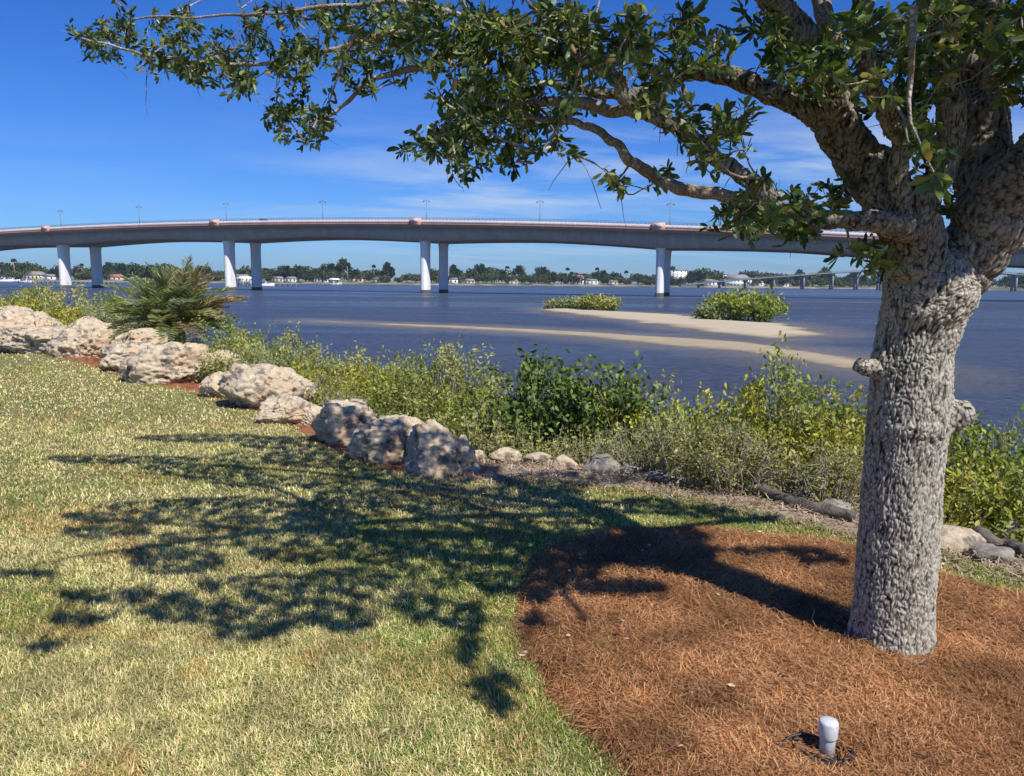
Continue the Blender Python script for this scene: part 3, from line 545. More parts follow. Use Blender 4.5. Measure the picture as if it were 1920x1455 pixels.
# a few high clumps, above the frame, whose shadows fall outside the picture
for _ in range(160):
    P = np.array([2.2+R.rand()*1.8, 2.4+R.rand()*2.2, 2.9+R.rand()*1.6]); px, dp = proj(P); sp_, _g = shadow_px(P[None])
    if px[0, 1] > -35 and px[0, 0] < 1980: continue
    if sp_[0, 0] < 1930 and not in_sh(sp_)[0]: continue
    cl.append(P)
for _ in range(1300):                      # leaves between the sun and the fork
    b = atY(1640+R.rand()*280, 300+R.rand()*360, 3.2); P = b-L3*(.55+R.rand()*1.7)+R.normal(size=3)*.05; px, dp = proj(P); sp_, _g = shadow_px(P[None])
    if px[0, 1] > -35 and px[0, 0] < 1985: continue
    if not in_sh(sp_, 1.3)[0] or P[2] < 2.1: continue
    cl.append(P)
cl = np.array(cl); print('clusters', nvis, len(cl))
nodes = np.array(skel); d0 = np.array([np.min(((nodes-p)**2).sum(1)) for p in cl]); order = np.argsort(d0)
buf = np.zeros((len(nodes)+len(cl)*4, 3)); buf[:len(nodes)] = nodes; m = len(nodes); tw = MB(); tdir = np.zeros((len(cl), 3))
for k in order:
    p = cl[k]; i = np.argmin(((buf[:m]-p)**2).sum(1)); a = buf[i]; ln = np.linalg.norm(p-a)
    mid = (a+p)/2+R.normal(size=3)*.10*ln+np.array([0, 0, -.06*ln]); mm = [a, a*.5+mid*.5+R.normal(size=3)*.03*ln, mid, p]
    c = crom(np.array(mm), 2); r = np.linspace(.0022+.008*min(1, ln/.5), .0016, len(c)); tw.tube(c, r, 4, False)
    tdir[k] = unit(p-mid)
    buf[m] = mid; buf[m+1] = p; buf[m+2] = c[1]; buf[m+3] = c[5]; m += 4
for _ in range(150):                       # bare dangling twigs
    p = cl[R.randint(nvis)]; d = unit(np.array([R.normal()*.8, R.normal()*.6, -.5-.6*R.rand()])); ln = .10+.14*R.rand(); c = [p]
    for k in range(4): d = unit(d+R.normal(size=3)*.22); c.append(c[-1]+d*ln/4)
    tw.tube(c, np.linspace(.0024, .001, 5), 4, False)
kid(tw.build('twigs', MT['bark_limb'], smooth=True))
PP = []; DD = []; CL = []
for k, p in enumerate(cl):
    n = R.randint(13, 22); t = tdir[k]; base = p-t*(R.rand(n)**1.5*.10)[:, None]+R.normal(size=(n, 3))*.006
    d = unit(t[None]*.55+R.normal(size=(n, 3))*.62+np.array([0, 0, .08])); PP.append(base); DD.append(d)
    b = R.rand(); c0 = pal(np.clip(np.full(n, b*.75)+R.normal(size=n)*.22, 0, 1), [(.038, .068, .020), (.078, .125, .034), (.155, .21, .055), (.32, .35, .11)])
    old = R.rand(n) < .03; c0[old] = (.30, .20, .07); CL.append(c0)
PP = np.concatenate(PP); DD = np.concatenate(DD); CL = np.concatenate(CL); n = len(PP); Lf = (.026+.040*R.rand(n))*np.interp(PP[:, 0], [-1.5, .8], [.82, 1.05])
v, q, c = leafmesh(PP, DD, Lf, Lf*(.27+.12*R.rand(n)), CL, .12, .08)
kid(npmesh('crown', v, [q], MT['oak_leaf'], cols=c))

# ------------------------------------------------------------------ boulders
def ico(sub):
    bm = bmesh.new(); bmesh.ops.create_icosphere(bm, subdivisions=sub, radius=1); v = np.array([x.co[:] for x in bm.verts]); f = np.array([[a.index for a in p.verts] for p in bm.faces]); bm.free(); return v, f
I6 = ico(6); I4 = ico(4)
def boulder(size, seed, rough=1., ic=I6, pointy=0., flat=0):
    v, f = ic; d = unit(v); out = np.zeros_like(v); pit = np.zeros(len(v)); so_ = Vector((seed*7.3, seed*3.1, seed*1.7)); rs = np.random.RandomState(seed)
    pl = unit(rs.normal(size=(9, 3))); off = .62+.3*rs.rand(9)
    h = np.min(np.where(d@pl.T > .05, off/np.maximum(d@pl.T, .05), 9), axis=1); h = np.minimum(h, 1.15)
    h = .86*h+.14*.95
    for i, x in enumerate(d):
        p = Vector(x)+so_; e = noise.fractal(p*1.5, 1.0, 2.1, 5)*.13*rough; e += noise.fractal(p*6, .8, 2.1, 4)*.06*rough; e -= .05*max(0, noise.noise(p*14))
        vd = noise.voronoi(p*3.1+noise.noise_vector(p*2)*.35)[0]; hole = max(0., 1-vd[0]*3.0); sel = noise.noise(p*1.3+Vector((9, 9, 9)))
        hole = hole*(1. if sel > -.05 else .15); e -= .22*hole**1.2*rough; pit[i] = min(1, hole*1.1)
        rg = 1-abs(noise.noise(p*2.6+Vector((5, 0, 0))))*2; e -= .06*max(0, rg-.75)*4*rough
        out[i] = x*(h[i]+e)
    out[:, 2] += pointy*np.exp(-((d[:, 0]**2+d[:, 1]**2)*3))*(d[:, 2] > 0)
    out *= np.array(size)/2
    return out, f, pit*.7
RK = [ # px centre, base row, width, height, extra depth, label
 (12, 645, 100, 72, .3, 0, 'broad tan boulder cut by the left frame edge, first in the row'), (62, 646, 88, 62, .9, 0, 'rounded cream boulder second from the left end of the row'),
 (92, 664, 140, 50, 0, 0, 'long low boulder with dark hollows at the left end of the row'), (137, 626, 62, 40, 1.8, 0, 'small boulder perched behind, left of the pointed one'),
 (172, 672, 96, 80, .1, .35, 'tall pointed cream boulder in the left part of the row'), (246, 664, 98, 58, .7, 0, 'domed boulder overhanging its neighbour in front of the palm'),
 (256, 694, 98, 52, -.2, 0, 'low sloping boulder under the domed one'), (332, 720, 132, 82, 0, 0, 'largest craggy tan boulder in front of the palm'),
 (412, 722, 92, 62, .3, 0, 'jagged boulder right of the largest craggy one'), (425, 745, 62, 50, -.1, 0, 'small white faced boulder over a dark gap'),
 (503, 770, 124, 88, .1, 0, 'overhanging boulder with dark underside midway along the row'), (550, 796, 98, 52, 0, 0, 'smooth low tan boulder in the gap of the row'),
 (385, 700, 70, 40, .9, 0, 'small rough boulder tucked behind the jagged one'), (478, 752, 60, 46, .5, 0, 'small boulder hidden under the overhanging one'), (205, 664, 60, 40, .9, 0, 'small boulder wedged right of the pointed one'), (20, 620, 70, 48, 2.2, 0, 'upper boulder behind the first one at the left frame edge'), (596, 806, 56, 40, .2, 0, 'small tan boulder left of the streaked one'),
 (652, 838, 108, 86, 0, 0, 'streaked grey and cream boulder third from the right end'), (729, 868, 114, 84, 0, 0, 'angular cream boulder second from the right end'),
 (824, 892, 126, 104, 0, .12, 'stout grey faced boulder closing the right end of the row'), (868, 888, 40, 70, .12, 0, 'narrow ribbed slab leaning on the last boulder of the row')]
for i, (x, by, wpx, hpx, dep, pt, lab) in enumerate(RK):
    g = onz(x, by); dist = g[1]; W_ = wpx*dist/F*1.42; H_ = hpx*dist/F*.97; Dp = W_*.8
    v, f, pit = boulder((W_, Dp, H_*1.45), i+3, 1., I6, pt)
    z0 = H_*.5*.98-.02
    o = npmesh('boulder', v, [f], MT['rock'], smooth=True, attrs={'pit': pit}); top = v[:, 2].max(); o.location = (g[0]*(1+(Dp*.4+dep)/dist), g[1]+Dp*.4+dep, H_-top)
    o.rotation_euler = (0, 0, 0); tag(o, lab, 'boulder', 'boulders lined along the lawn edge')
SM = [(898, 866, 26, 22, 0, 'small white stone beside the last boulder'), (945, 872, 60, 22, .2, 'flat pale stone behind the lawn edge left of centre'), (1062, 886, 46, 26, .1, 'orange tinted stone on the sandy edge'), (1130, 893, 66, 34, .1, 'grey stone on the edge below the dark green shrub'),
 (1010, 880, 50, 16, .3, 'low stone between the pale and orange ones'), (1245, 912, 80, 20, .1, 'dark flat stone on the edge in mid frame'), (1345, 910, 44, 16, .5, 'pale small stone under the shrubs'), (1448, 950, 90, 30, .35, 'dark stone at the foot of the twiggy shrub'), (1510, 962, 80, 24, .3, 'grey jagged stone right of the dark one'),
 (1568, 978, 80, 26, .15, 'shaded stone just left of the trunk'), (1800, 1042, 120, 42, .05, 'long pale flat stone just right of the trunk'), (1872, 1062, 90, 26, .05, 'low grey stone near the right frame edge'), (1905, 1046, 60, 30, .4, 'stone half hidden under the shrub at the right frame edge'), (1290, 918, 60, 14, .2, 'thin dark slab along the edge'), (1180, 900, 44, 14, .2, 'chip of grey stone along the edge')]
for i, (x, by, wpx, hpx, dep, lab) in enumerate(SM):
    g = onz(x, by); dist = g[1]; W_ = wpx*dist/F*1.1; H_ = hpx*dist/F
    v, f, pit = boulder((W_, W_*.75, H_*1.7), i+40, .9, I4)
    o = npmesh('edge_stone', v, [f], MT['rock_grey_shaded'] if 'dark' in lab or 'shaded' in lab or 'grey' in lab else MT['rock'], smooth=True, attrs={'pit': pit}); o.location = (g[0]*(1+dep/dist), g[1]+dep+W_*.3, H_-v[:, 2].max())  # the shaded stone takes the darker material too: shade put into its colour
    tag(o, lab, 'stone', 'low stones along the lawn edge')

for k, (x0, y0, x1, y1, rad_, lab) in enumerate([(1385, 922, 1590, 975, .05, 'long dark weathered log lying at the foot of the twiggy shrubs'), (1215, 905, 1330, 912, .03, 'short dark branch lying on the edge in mid frame'), (1815, 1010, 1935, 1050, .05, 'dark log under the shrubs at the right frame edge')]):
    a = onz(x0, y0); b = onz(x1, y1); L_ = [a*(1-t)+b*t+[.02*math.sin(9*t+k), .05*math.sin(5*t+k*2), rad_*.7+.02*math.sin(7*t)] for t in np.linspace(0, 1, 8)]
    p = crom(np.array(L_), 5); v, q, t, ba = tube(p, rad_*(1+.25*np.sin(np.linspace(0, 11, len(p)))), 12); m = len(p)*12; ctr = np.repeat(p, 12, 0); kk = np.array([1+.3*noise.noise(Vector(x)*(14, 14, 14)[0]) for x in v[:m]]); v[:m] = ctr+(v[:m]-ctr)*kk[:, None]
    o = npmesh('driftwood_log', v-a, [q, t], MT['old_wood'], smooth=True); o.location = a; tag(o, lab, 'log', 'driftwood on the edge')
# ------------------------------------------------------------------ shrubs on the bank
PAL = {'yellow': [(.12, .13, .02), (.26, .27, .04), (.46, .42, .06), (.58, .50, .10)], 'green': [(.040, .070, .018), (.08, .125, .03), (.14, .20, .045), (.26, .30, .07)],
       'olive': [(.10, .115, .03), (.21, .23, .06), (.36, .37, .10), (.50, .46, .17)], 'grey': [(.11, .14, .06), (.20, .25, .11), (.31, .35, .16), (.38, .36, .18)], 'lime': [(.09, .13, .02), (.17, .22, .04), (.30, .34, .06), (.42, .40, .09)]}
def shrub(name, w_, h_, palname, leaf, nleaf, loc, lab, cat='shrub', group='shrubs along the river bank', wisp=.3, aspect=.42, nst=26, seed=0, upr=.55):
    rs = np.random.RandomState(seed+11); root = empty(name, loc, lab, cat, group); st = MB(); tips = []
    for k in range(nst):
        a = rs.rand()*2*pi; rr = math.sqrt(rs.rand()); hh = h_*(.55+.5*rs.rand())*(1-.35*rr**2)
        b = np.array([math.cos(a)*rr*w_*.18, math.sin(a)*rr*w_*.14, -.15]); e = np.array([math.cos(a)*rr*w_*.5, math.sin(a)*rr*w_*.42, hh])
        m1 = b*.6+e*.4+np.array([0, 0, h_*.12])+rs.normal(size=3)*.04*h_; c = crom(np.array([b, m1, e]), 4); rad0 = .005+.008*rs.rand()*(1 if loc[1] < 12 else 1.6)
        st.tube(c, np.linspace(rad0, .002, len(c)), 5, False)
        for t in range(5):
            i = rs.randint(3, len(c)-1); p = c[i]; d = unit(c[i+1]-c[i]+rs.normal(size=3)*.6); ln = h_*(.12+.2*rs.rand()); q = p+d*ln; q2 = p+d*ln*.5+rs.normal(size=3)*.02; tips.append((p, q)); st.tube([p, q2, q], [.003, .0025, .0015], 4, False)
        tips.append((c[-3], c[-1]))
    st.build('stems', MT['stem'], root)
    A_ = np.array([t[0] for t in tips]); B_ = np.array([t[1] for t in tips]); k = rs.randint(len(tips), size=nleaf); u = rs.rand(nleaf)[:, None]**.7
    P = A_[k]*(1-u)+B_[k]*u*1.04+rs.normal(size=(nleaf, 3))*leaf*.9; D = unit(B_[k]-A_[k])*upr+rs.normal(size=(nleaf, 3))*.6+np.array([0, 0, .2])
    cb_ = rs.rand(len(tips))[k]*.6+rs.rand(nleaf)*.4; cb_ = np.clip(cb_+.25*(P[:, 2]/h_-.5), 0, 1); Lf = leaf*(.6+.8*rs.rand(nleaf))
    v, q, c = leafmesh(P, D, Lf, Lf*aspect, pal(cb_, PAL[palname])); npmesh('foliage', v, [q], MT['leaf'], root, cols=c)
    return root
SHR = [ # px, top row, distance Y, width m, palette, leaf, label
 (-40, 556, 23.5, 3.6, 'olive', .06, 'olive shrub behind the boulders at the left frame edge'), (40, 555, 24, 3.4, 'lime', .07, 'bright green shrub behind the second boulder'), (120, 553, 22.5, 3.2, 'yellow', .07, 'yellow green shrub behind the small perched boulder'),
 (195, 590, 18.5, 2.4, 'grey', .05, 'grey green shrub left of the palm'), (215, 572, 20.5, 2.0, 'lime', .06, 'light green shrub touching the left side of the palm'), (430, 610, 14.5, 2.0, 'lime', .05, 'bright shrub at the right foot of the palm'),
 (500, 632, 12.5, 2.2, 'olive', .045, 'olive shrub right of the palm by the water'), (560, 650, 11.6, 1.9, 'grey', .04, 'grey green shrub above the overhanging boulder'), (620, 662, 11.4, 1.9, 'yellow', .045, 'yellow leaved shrub against the water left of centre'),
 (560, 700, 10.2, 1.5, 'olive', .03, 'wispy grey shrub behind the smooth low boulder'), (690, 672, 10.6, 1.8, 'yellow', .045, 'brightest yellow shrub behind the streaked boulder'), (650, 730, 9.3, 1.3, 'grey', .035, 'pale wispy shrub just behind the streaked boulder'),
 (770, 668, 9.8, 1.7, 'lime', .045, 'lime green shrub behind the angular boulder'), (850, 660, 9.4, 1.7, 'olive', .04, 'tall thin olive shrub with a bare sprig on top'), (910, 700, 8.8, 1.4, 'lime', .042, 'green shrub right of the thin olive one'), (760, 755, 8.6, 1.3, 'olive', .035, 'dry olive shrub above the angular boulder'),
 (880, 775, 7.9, 1.2, 'olive', .035, 'dry brown twiggy shrub behind the last boulder'), (1010, 702, 8.4, 1.25, 'green', .06, 'dark glossy green shrub with broad leaves, left one of two'), (1125, 706, 8.1, 1.25, 'green', .06, 'dark glossy green shrub with broad leaves, right one of two'),
 (1215, 716, 7.9, 1.1, 'yellow', .045, 'yellow topped shrub right of the dark green ones'), (1010, 790, 7.3, 1.1, 'olive', .035, 'dry olive shrub below the left dark green one'), (1110, 815, 7.0, .9, 'olive', .028, 'dry brownish shrub below the right dark green one'), (1210, 805, 6.7, 1.0, 'grey', .028, 'feathery grey green shrub in mid bank'),
 (1310, 768, 6.9, 1.0, 'lime', .045, 'low lime shrub in the dip left of the twiggy one'), (1290, 835, 6.2, .9, 'olive', .035, 'olive shrub at the foot of the dip'), (1400, 735, 6.8, 1.0, 'yellow', .045, 'yellow green shrub with pale bare stems'),
 (1485, 695, 6.7, 1.0, 'lime', .042, 'tallest twiggy shrub left of the oak trunk'), (1575, 752, 6.4, .9, 'yellow', .045, 'yellow leaved shrub touching the left of the trunk'), (1450, 835, 6.0, .8, 'olive', .032, 'olive undergrowth shrub below the twiggy one'), (1560, 862, 5.6, .7, 'olive', .03, 'olive brown undergrowth shrub beside the trunk foot'),
 (1380, 868, 5.9, .7, 'olive', .028, 'wispy undergrowth shrub below the bare stems'), (1790, 800, 6.0, .9, 'lime', .05, 'bright shrub just right of the trunk burl'), (1880, 812, 5.8, 1.0, 'lime', .048, 'leafy shrub at the right frame edge'), (1830, 880, 5.3, .9, 'yellow', .045, 'yellow green shrub low at the right of the trunk'), (1950, 870, 5.1, .9, 'lime', .045, 'shrub cut by the right frame edge'),
 (1690, 780, 6.4, 1.0, 'lime', .045, 'shrub mostly hidden behind the oak trunk')]
SBASE = []
for i, (x, ty, Y, w_, pl_, lf, lab) in enumerate(SHR):
    p = atY(x, ty, Y); g, s_ = ground_z(p[None, :2]); g = float(g[0]); h = max(.5, p[2]-g)*(1.02 if 450 < x < 960 else 1.10)*(1 if lf > .036 else .78+.4*R.rand()); SBASE.append((round(float(s_[0]), 1), round(h, 2)))
    shrub('shrub', w_*1.12, h, pl_, lf*1.12, int(min(18000, (2100 if lf < .036 else 4600)*w_*h/(lf/.045)**1.1)), (p[0], p[1], g), lab, seed=i*3+1, nst=int(34+16*w_), aspect=.6 if pl_ == 'green' else .42, upr=.3 if pl_ == 'green' else .55)
print(SBASE)
# palm behind the boulders
pb = atY(330, 622, 14.8); pz = float(ground_z(pb[None, :2])[0][0]); palm = empty('palm', (pb[0], pb[1], pz), 'bushy low palm with arching grey green and brown fronds behind the boulders', 'palm')
top = float(pb[2])-pz
mb = MB(); mb.tube([(0, 0, -.2), (0, .02, top*.5), (.02, 0, top+.1)], [.2, .22, .13], 12); mb.build('trunk', MT['stem'], palm)
RP = np.random.RandomState(5); R_ = R; R = RP
for k in range(84):
    a = k*2.39996+RP.rand()*.3; el = .55+.9*RP.rand() if k > 16 else .3+RP.rand()*.3; ln = .85+.50*RP.rand(); d = np.array([math.cos(a)*math.cos(el), math.sin(a)*math.cos(el), math.sin(el)])
    P = [np.array([0, 0, top])+d*.08]; dd = d.copy(); nseg = 16
    for s in range(nseg): dd = unit(dd+np.array([0, 0, -.03-.05*s/nseg])); P.append(P[-1]+dd*ln/nseg)
    P = np.array(P); brown = (math.cos(a) > .4 and RP.rand() < .4); fr = MB()
    PC = [(.30, .22, .11), (.45, .35, .20)] if brown else ([(.17, .20, .11), (.36, .40, .23)] if RP.rand() < .5 else [(.19, .22, .07), (.42, .44, .18)])
    fr.tube(P, np.linspace(.012, .003, len(P)), 4, False, c=PC[0])
    T_ = np.gradient(P, axis=0); T_ = unit(T_); i = np.repeat(np.arange(2, len(P)), 8); side = np.where(np.arange(len(i)) % 2, 1., -1.); n = len(i)
    S2 = unit(np.cross(T_[i], np.array([0, 0, 1.]))); D = T_[i]*.75+S2*side[:, None]*.8+np.array([0, 0, .28])+RP.normal(size=(n, 3))*.14; L_ = .34*np.sin(np.clip((i/len(P))*pi*.85+.35, 0, pi))+.08
    v, q, c = leafmesh(P[i]+T_[i]*(RP.rand(n)*ln/nseg)[:, None], D, L_*.8, .013, pal(RP.rand(n), PC), .2, .12); fr.add(v, q, c=c)
    fr.build('frond', MT['leaf'], palm)
R = R_
# island scrub
def island_shrub(px, ybase, ytop, wpx, pl_, lab, seed):
    g = onz(px, ybase, WZ); h = (ybase-ytop)*g[1]/F; shrub('island_shrub', wpx*g[1]/F, h, pl_, .30, 6500, (g[0], g[1]+1.5, WZ+.15), lab, group='scrub on the sandbar', seed=seed, nst=60, aspect=.5)
island_shrub(1405, 604, 550, 156, 'lime', 'domed yellow green bush on the sandbar', 71)
island_shrub(1352, 604, 580, 70, 'grey', 'low grey fringe plant at the left of the domed bush', 72)
island_shrub(1120, 583, 561, 90, 'olive', 'low olive scrub on the thin far end of the sandbar', 73)
island_shrub(1060, 580, 570, 70, 'grey', 'lowest grey scrub at the left tip of the sandbar', 74)
# weeds, stick, pipe
def tuft(x, y, n, L, lab, cols, name='weed_tuft'):
    g = onz(x, y); a = R.rand(n)*2*pi; D = np.stack([np.cos(a)*.6, np.sin(a)*.6, .5+R.rand(n)*.6], 1); P = np.tile([0, 0, .02], (n, 1))+R.normal(size=(n, 3))*[.03, .03, 0]
    v, q, c = leafmesh(P, D, L*(.6+.6*R.rand(n)), .006, pal(R.rand(n), cols), .1, .2); o = npmesh(name, v, [q], MT['leaf'], cols=c); o.location = g; tag(o, lab, 'weed')
tuft(1132, 1228, 34, .055, 'small green weed tuft growing through the pine straw', [(.16, .24, .05), (.30, .34, .10)])
tuft(1700, 1360, 16, .04, 'faint yellowish weed right of the white pipe', [(.3, .28, .1), (.4, .36, .15)])
sk = MB(); g = onz(1519, 1178); sk.tube([(0, 0, 0), (.005, 0, .05), (.018, .004, .09)], [.003, .0025, .002], 6); o = sk.build('stick', MT['straw']); o.data.materials[0] = MT['stem']; o.location = g; tag(o, 'thin pale stick poking up in the trunk shadow', 'stick')
g = onz(1549, 1424); g[2] += .012; pipe = empty('pipe_riser', g, 'short white capped plastic pipe standing in the mulch by the bottom edge', 'pipe')
v, q = lathe([(0, -.03), (.026, -.03), (.026, .075), (.0262, .078), (0, .0785)]); mb = MB(); mb.add(v, q); mb.build('pipe', MT['pvc'], pipe, True)
v, q = lathe([(.026, .072), (.031, .072), (.0325, .075), (.0325, .122), (.031, .128), (.027, .132), (.014, .1345), (0, .135)]); mb = MB(); mb.add(v, q); mb.build('cap', MT['pvc'], pipe, True)
v, q = lathe([(.027, .012), (.045, .010), (.058, .004), (.062, -.004), (.05, -.01)]); mb = MB(); mb.add(v, q)
mb.build('collar', MT['black'], pipe, True)
mb = MB()
for k in range(5):
    a = np.linspace(0, 1.5*pi, 14)+k*1.3; rr = .055+.02*k*.5; mb.tube(np.stack([rr*np.cos(a)*1.3-.01*k, rr*np.sin(a)*.8-.02, .012+.02*np.sin(a*2+k)+.004*k], 1), .0045, 6)
mb.tube([(-.04, -.01, .01), (-.09, .02, .03), (-.13, .03, .012)], .006, 6); mb.build('black_tubing', MT['black'], pipe, True)

# ------------------------------------------------------------------ the big bridge
Cc = 62.; BX0, BY0, BS = -2.396, 4.178, .3216; tv = np.array([.3057, .952])
def bp(i, w): return np.array([Cc*(BX0+i)+w*tv[0], Cc*(BY0-BS*i)+w*tv[1]])
def bt(i): return 1.6+.968*Cc*(.2930-.0130*(i-1.13)**2)-.55      # parapet top
def dep(i): f = abs((i+.5) % 1-.5)*2; return 3.35+.95*(1-f)**1.5+.25
I0, I1 = -2.3, 6.2
big = empty('river_bridge', (*bp(2, 6.5), WZ), 'long high concrete road bridge arching across the river', 'bridge')
bl = np.array(big.location)
def sweep(sec, name, m, i0=I0, i1=I1, step=.05, smooth=False, parent=big):
    ii_ = np.arange(i0, i1+1e-6, step); V = []; k = None
    for i in ii_:
        pr = sec(i); k = len(pr); V += [(*bp(i, w), z) for w, z in pr]
    n = len(ii_); q = [(a*k+b, a*k+(b+1) % k, (a+1)*k+(b+1) % k, (a+1)*k+b) for a in range(n-1) for b in range(k)]
    t = [(0, b+1, b) for b in range(1, k-1)]+[((n-1)*k, (n-1)*k+b, (n-1)*k+b+1) for b in range(1, k-1)]
    return npmesh(name, np.array(V)-bl, [q, t], m, parent)
sweep(lambda i: [(-6, bt(i)-.95), (-6, bt(i)-1.3), (-3.3, bt(i)-1.75), (16.3, bt(i)-1.75), (19, bt(i)-1.3), (19, bt(i)-.95)], 'deck', MT['conc'])
sweep(lambda i: [(-5.2, bt(i)-.93), (18.2, bt(i)-.93), (18.2, bt(i)-.9), (-5.2, bt(i)-.9)], 'roadway', MT['road'])
for w0 in (0, 13): sweep(lambda i: [(w0-3.3, bt(i)-1.74), (w0-2.5, bt(i)-dep(i)-.9), (w0+2.5, bt(i)-dep(i)-.9), (w0+3.3, bt(i)-1.74)], 'girder', MT['conc'])
for w0 in (-6, 18.75):
    sweep(lambda i: [(w0-.02, bt(i)-.94), (w0+.27, bt(i)-.94), (w0+.27, bt(i)), (w0-.02, bt(i))], 'parapet', MT['parapet'])
sweep(lambda i: [(-6.08, bt(i)-1.36), (-6.021, bt(i)-1.36), (-6.021, bt(i)-.9), (-6.08, bt(i)-.9)], 'coloured_band', MT['band'])
for w0 in (-5.85, 18.9):
    mb = MB()
    ii_ = np.arange(I0, I1, .5/32)
    for i in ii_:
        p = bp(i, w0); z = bt(i); mb.box((p[0]-.05, p[1]-.05, z), (p[0]+.05, p[1]+.05, z+.62))
    pts_ = [(*bp(i, w0), bt(i)) for i in np.arange(I0, I1, .1)]
    for dz in (.3, .6): mb.tube(np.array(pts_)+[0, 0, dz], .05, 5)
    mb.v = [x-bl for x in mb.v]; mb.build('railing', MT['rail'], big)
lx = np.array([1, -BS]); lx = lx/np.linalg.norm(lx); ang = math.atan2(lx[1], lx[0])
def local(v, i, w):                        # column-local (along, across, z) to bridge space
    v = np.asarray(v, float); b = bp(i, w); return np.column_stack([b[0]+v[:, 0]*lx[0]+v[:, 1]*tv[0], b[1]+v[:, 0]*lx[1]+v[:, 1]*tv[1], v[:, 2]])-bl
for i in range(-2, 7):
    for w0 in (0, 13):
        zt = bt(i)-dep(i)-.9; th = np.linspace(0, 2*pi, 48, endpoint=False)
        def ring(a, b, z): c_, s_ = np.cos(th), np.sin(th); k = 1/(np.abs(c_)**2.8+np.abs(s_)**2.8)**(1/2.8); return np.column_stack([a*k*c_, b*k*s_, np.full(48, z)])
        def rings(L): V = np.concatenate([ring(*l) for l in L]); return V, [(a*48+b, a*48+(b+1) % 48, (a+1)*48+(b+1) % 48, (a+1)*48+b) for a in range(len(L)-1) for b in range(48)]
        V, q = rings([(1.05, 2.0, WZ-3), (1.05, 2.0, zt-2), (1.15, 2.1, zt-.6), (1.35, 2.3, zt+.3)])
        col = npmesh('pier_column', local(V, i, w0), [q], MT['column'], big, smooth=False)
        V, q = rings([(1.1, 2.05, WZ-2), (1.1, 2.05, WZ+.9), (1.04, 1.99, WZ+.95)]); npmesh('waterline_band', local(V, i, w0), [q], MT['road'], big)
    # overlook block on the near parapet
    mb = MB(); V = np.array([(-1.6, -6.5, bt(i)-1.3), (1.6, -6.5, bt(i)-1.3), (1.6, -6.1, bt(i)-1.5), (-1.6, -6.1, bt(i)-1.5), (-1.6, -6.5, bt(i)+.5), (1.6, -6.5, bt(i)+.5), (1.6, -6.1, bt(i)+.5), (-1.6, -6.1, bt(i)+.5)])
    mb.add(local(V, i, 0), [(0, 3, 2, 1), (4, 5, 6, 7), (0, 1, 5, 4), (1, 2, 6, 5), (2, 3, 7, 6), (3, 0, 4, 7)]); pn = mb.build('overlook_panel', MT['salmon'], big)
    mb = MB(); V = np.array([(-.9, -6.56, bt(i)-.7), (.9, -6.56, bt(i)-.7), (.9, -6.503, bt(i)-.7), (-.9, -6.503, bt(i)-.7), (-.9, -6.56, bt(i)+.25), (.9, -6.56, bt(i)+.25), (.9, -6.503, bt(i)+.25), (-.9, -6.503, bt(i)+.25)])
    mb.add(local(V, i, 0), [(0, 3, 2, 1), (4, 5, 6, 7), (0, 1, 5, 4), (1, 2, 6, 5), (2, 3, 7, 6), (3, 0, 4, 7)]); mb.build('panel_inset', MT['parapet'], pn)
# lamps
LP = [(-.42, 'first bridge lamp at the left frame edge'), (.08, 'bridge lamp just right of the leftmost pier'), (.56, 'bridge lamp between the two left piers'), (1.05, 'bridge lamp over the second pier pair'), (1.55, 'bridge lamp in the span left of centre'), (2.04, 'bridge lamp over the centre pier pair'), (2.53, 'bridge lamp in the span right of centre'), (3.04, 'bridge lamp over the slender right pier'), (3.54, 'bridge lamp glimpsed behind the oak branches'), (4.3, 'bridge lamp at the far right by the oak')]
for i, lab in LP:
    b = bp(i, -5); z = bt(i)-.9; lo = empty('street_lamp', (b[0], b[1], z), lab, 'street lamp', 'lamps along the bridge', ang)
    mb = MB(); mb.tube([(0, 0, 0), (0, 0, .6), (0, 0, 6.3)], [.16, .12, .08], 8); mb.build('pole', MT['rail'], lo)
    mb = MB(); mb.tube([(-.75, 0, 6.05), (0, 0, 6.3), (.75, 0, 6.05)], .05, 6); mb.build('arm', MT['rail'], lo)
    for sx in (-.8, .8):
        mb = MB(); v, q = lathe([(0, .22), (.1, .2), (.26, 0), (.2, -.1), (0, -.14)], 10, (sx, 0, 5.85)); mb.add(v, q); mb.build('lamp_head', MT['rail'], lo)
# the dark car
b = bp(1.22, -2.6); car = empty('car', (b[0], b[1], bt(1.22)-.9), 'dark car driving on the bridge right of the second pier pair', 'car', rz=ang)
mb = MB(); X = [-2.2, -2.1, -1.3, -.6, .7, 1.4, 2.15, 2.2]; Zt = [.6, .85, .95, 1.6, 1.6, 1.0, .8, .5]
V = []; 
for x, z in zip(X, Zt): V += [(x, -.85, .3), (x, .85, .3), (x, .85 if z < 1.2 else .68, z), (x, -.85 if z < 1.2 else -.68, z)]
q = [(a*4+b_, a*4+(b_+1) % 4, a*4+4+(b_+1) % 4, a*4+4+b_) for a in range(7) for b_ in range(4)]+[(0, 3, 2, 1), (28, 29, 30, 31)]; mb.add(V, q); mb.build('body', MT['car_paint'], car)
mb = MB(); mb.box((-.5, -.80, 1.02), (.75, .80, 1.42)); mb.build('window', MT['glass'], car)
for x in (-1.4, 1.4):
    for y in (-.8, .8):
        mb = MB(); mb.tube([(x, y-.1, .32), (x, y+.1, .32)], .32, 16); mb.build('wheel', MT['black'], car)

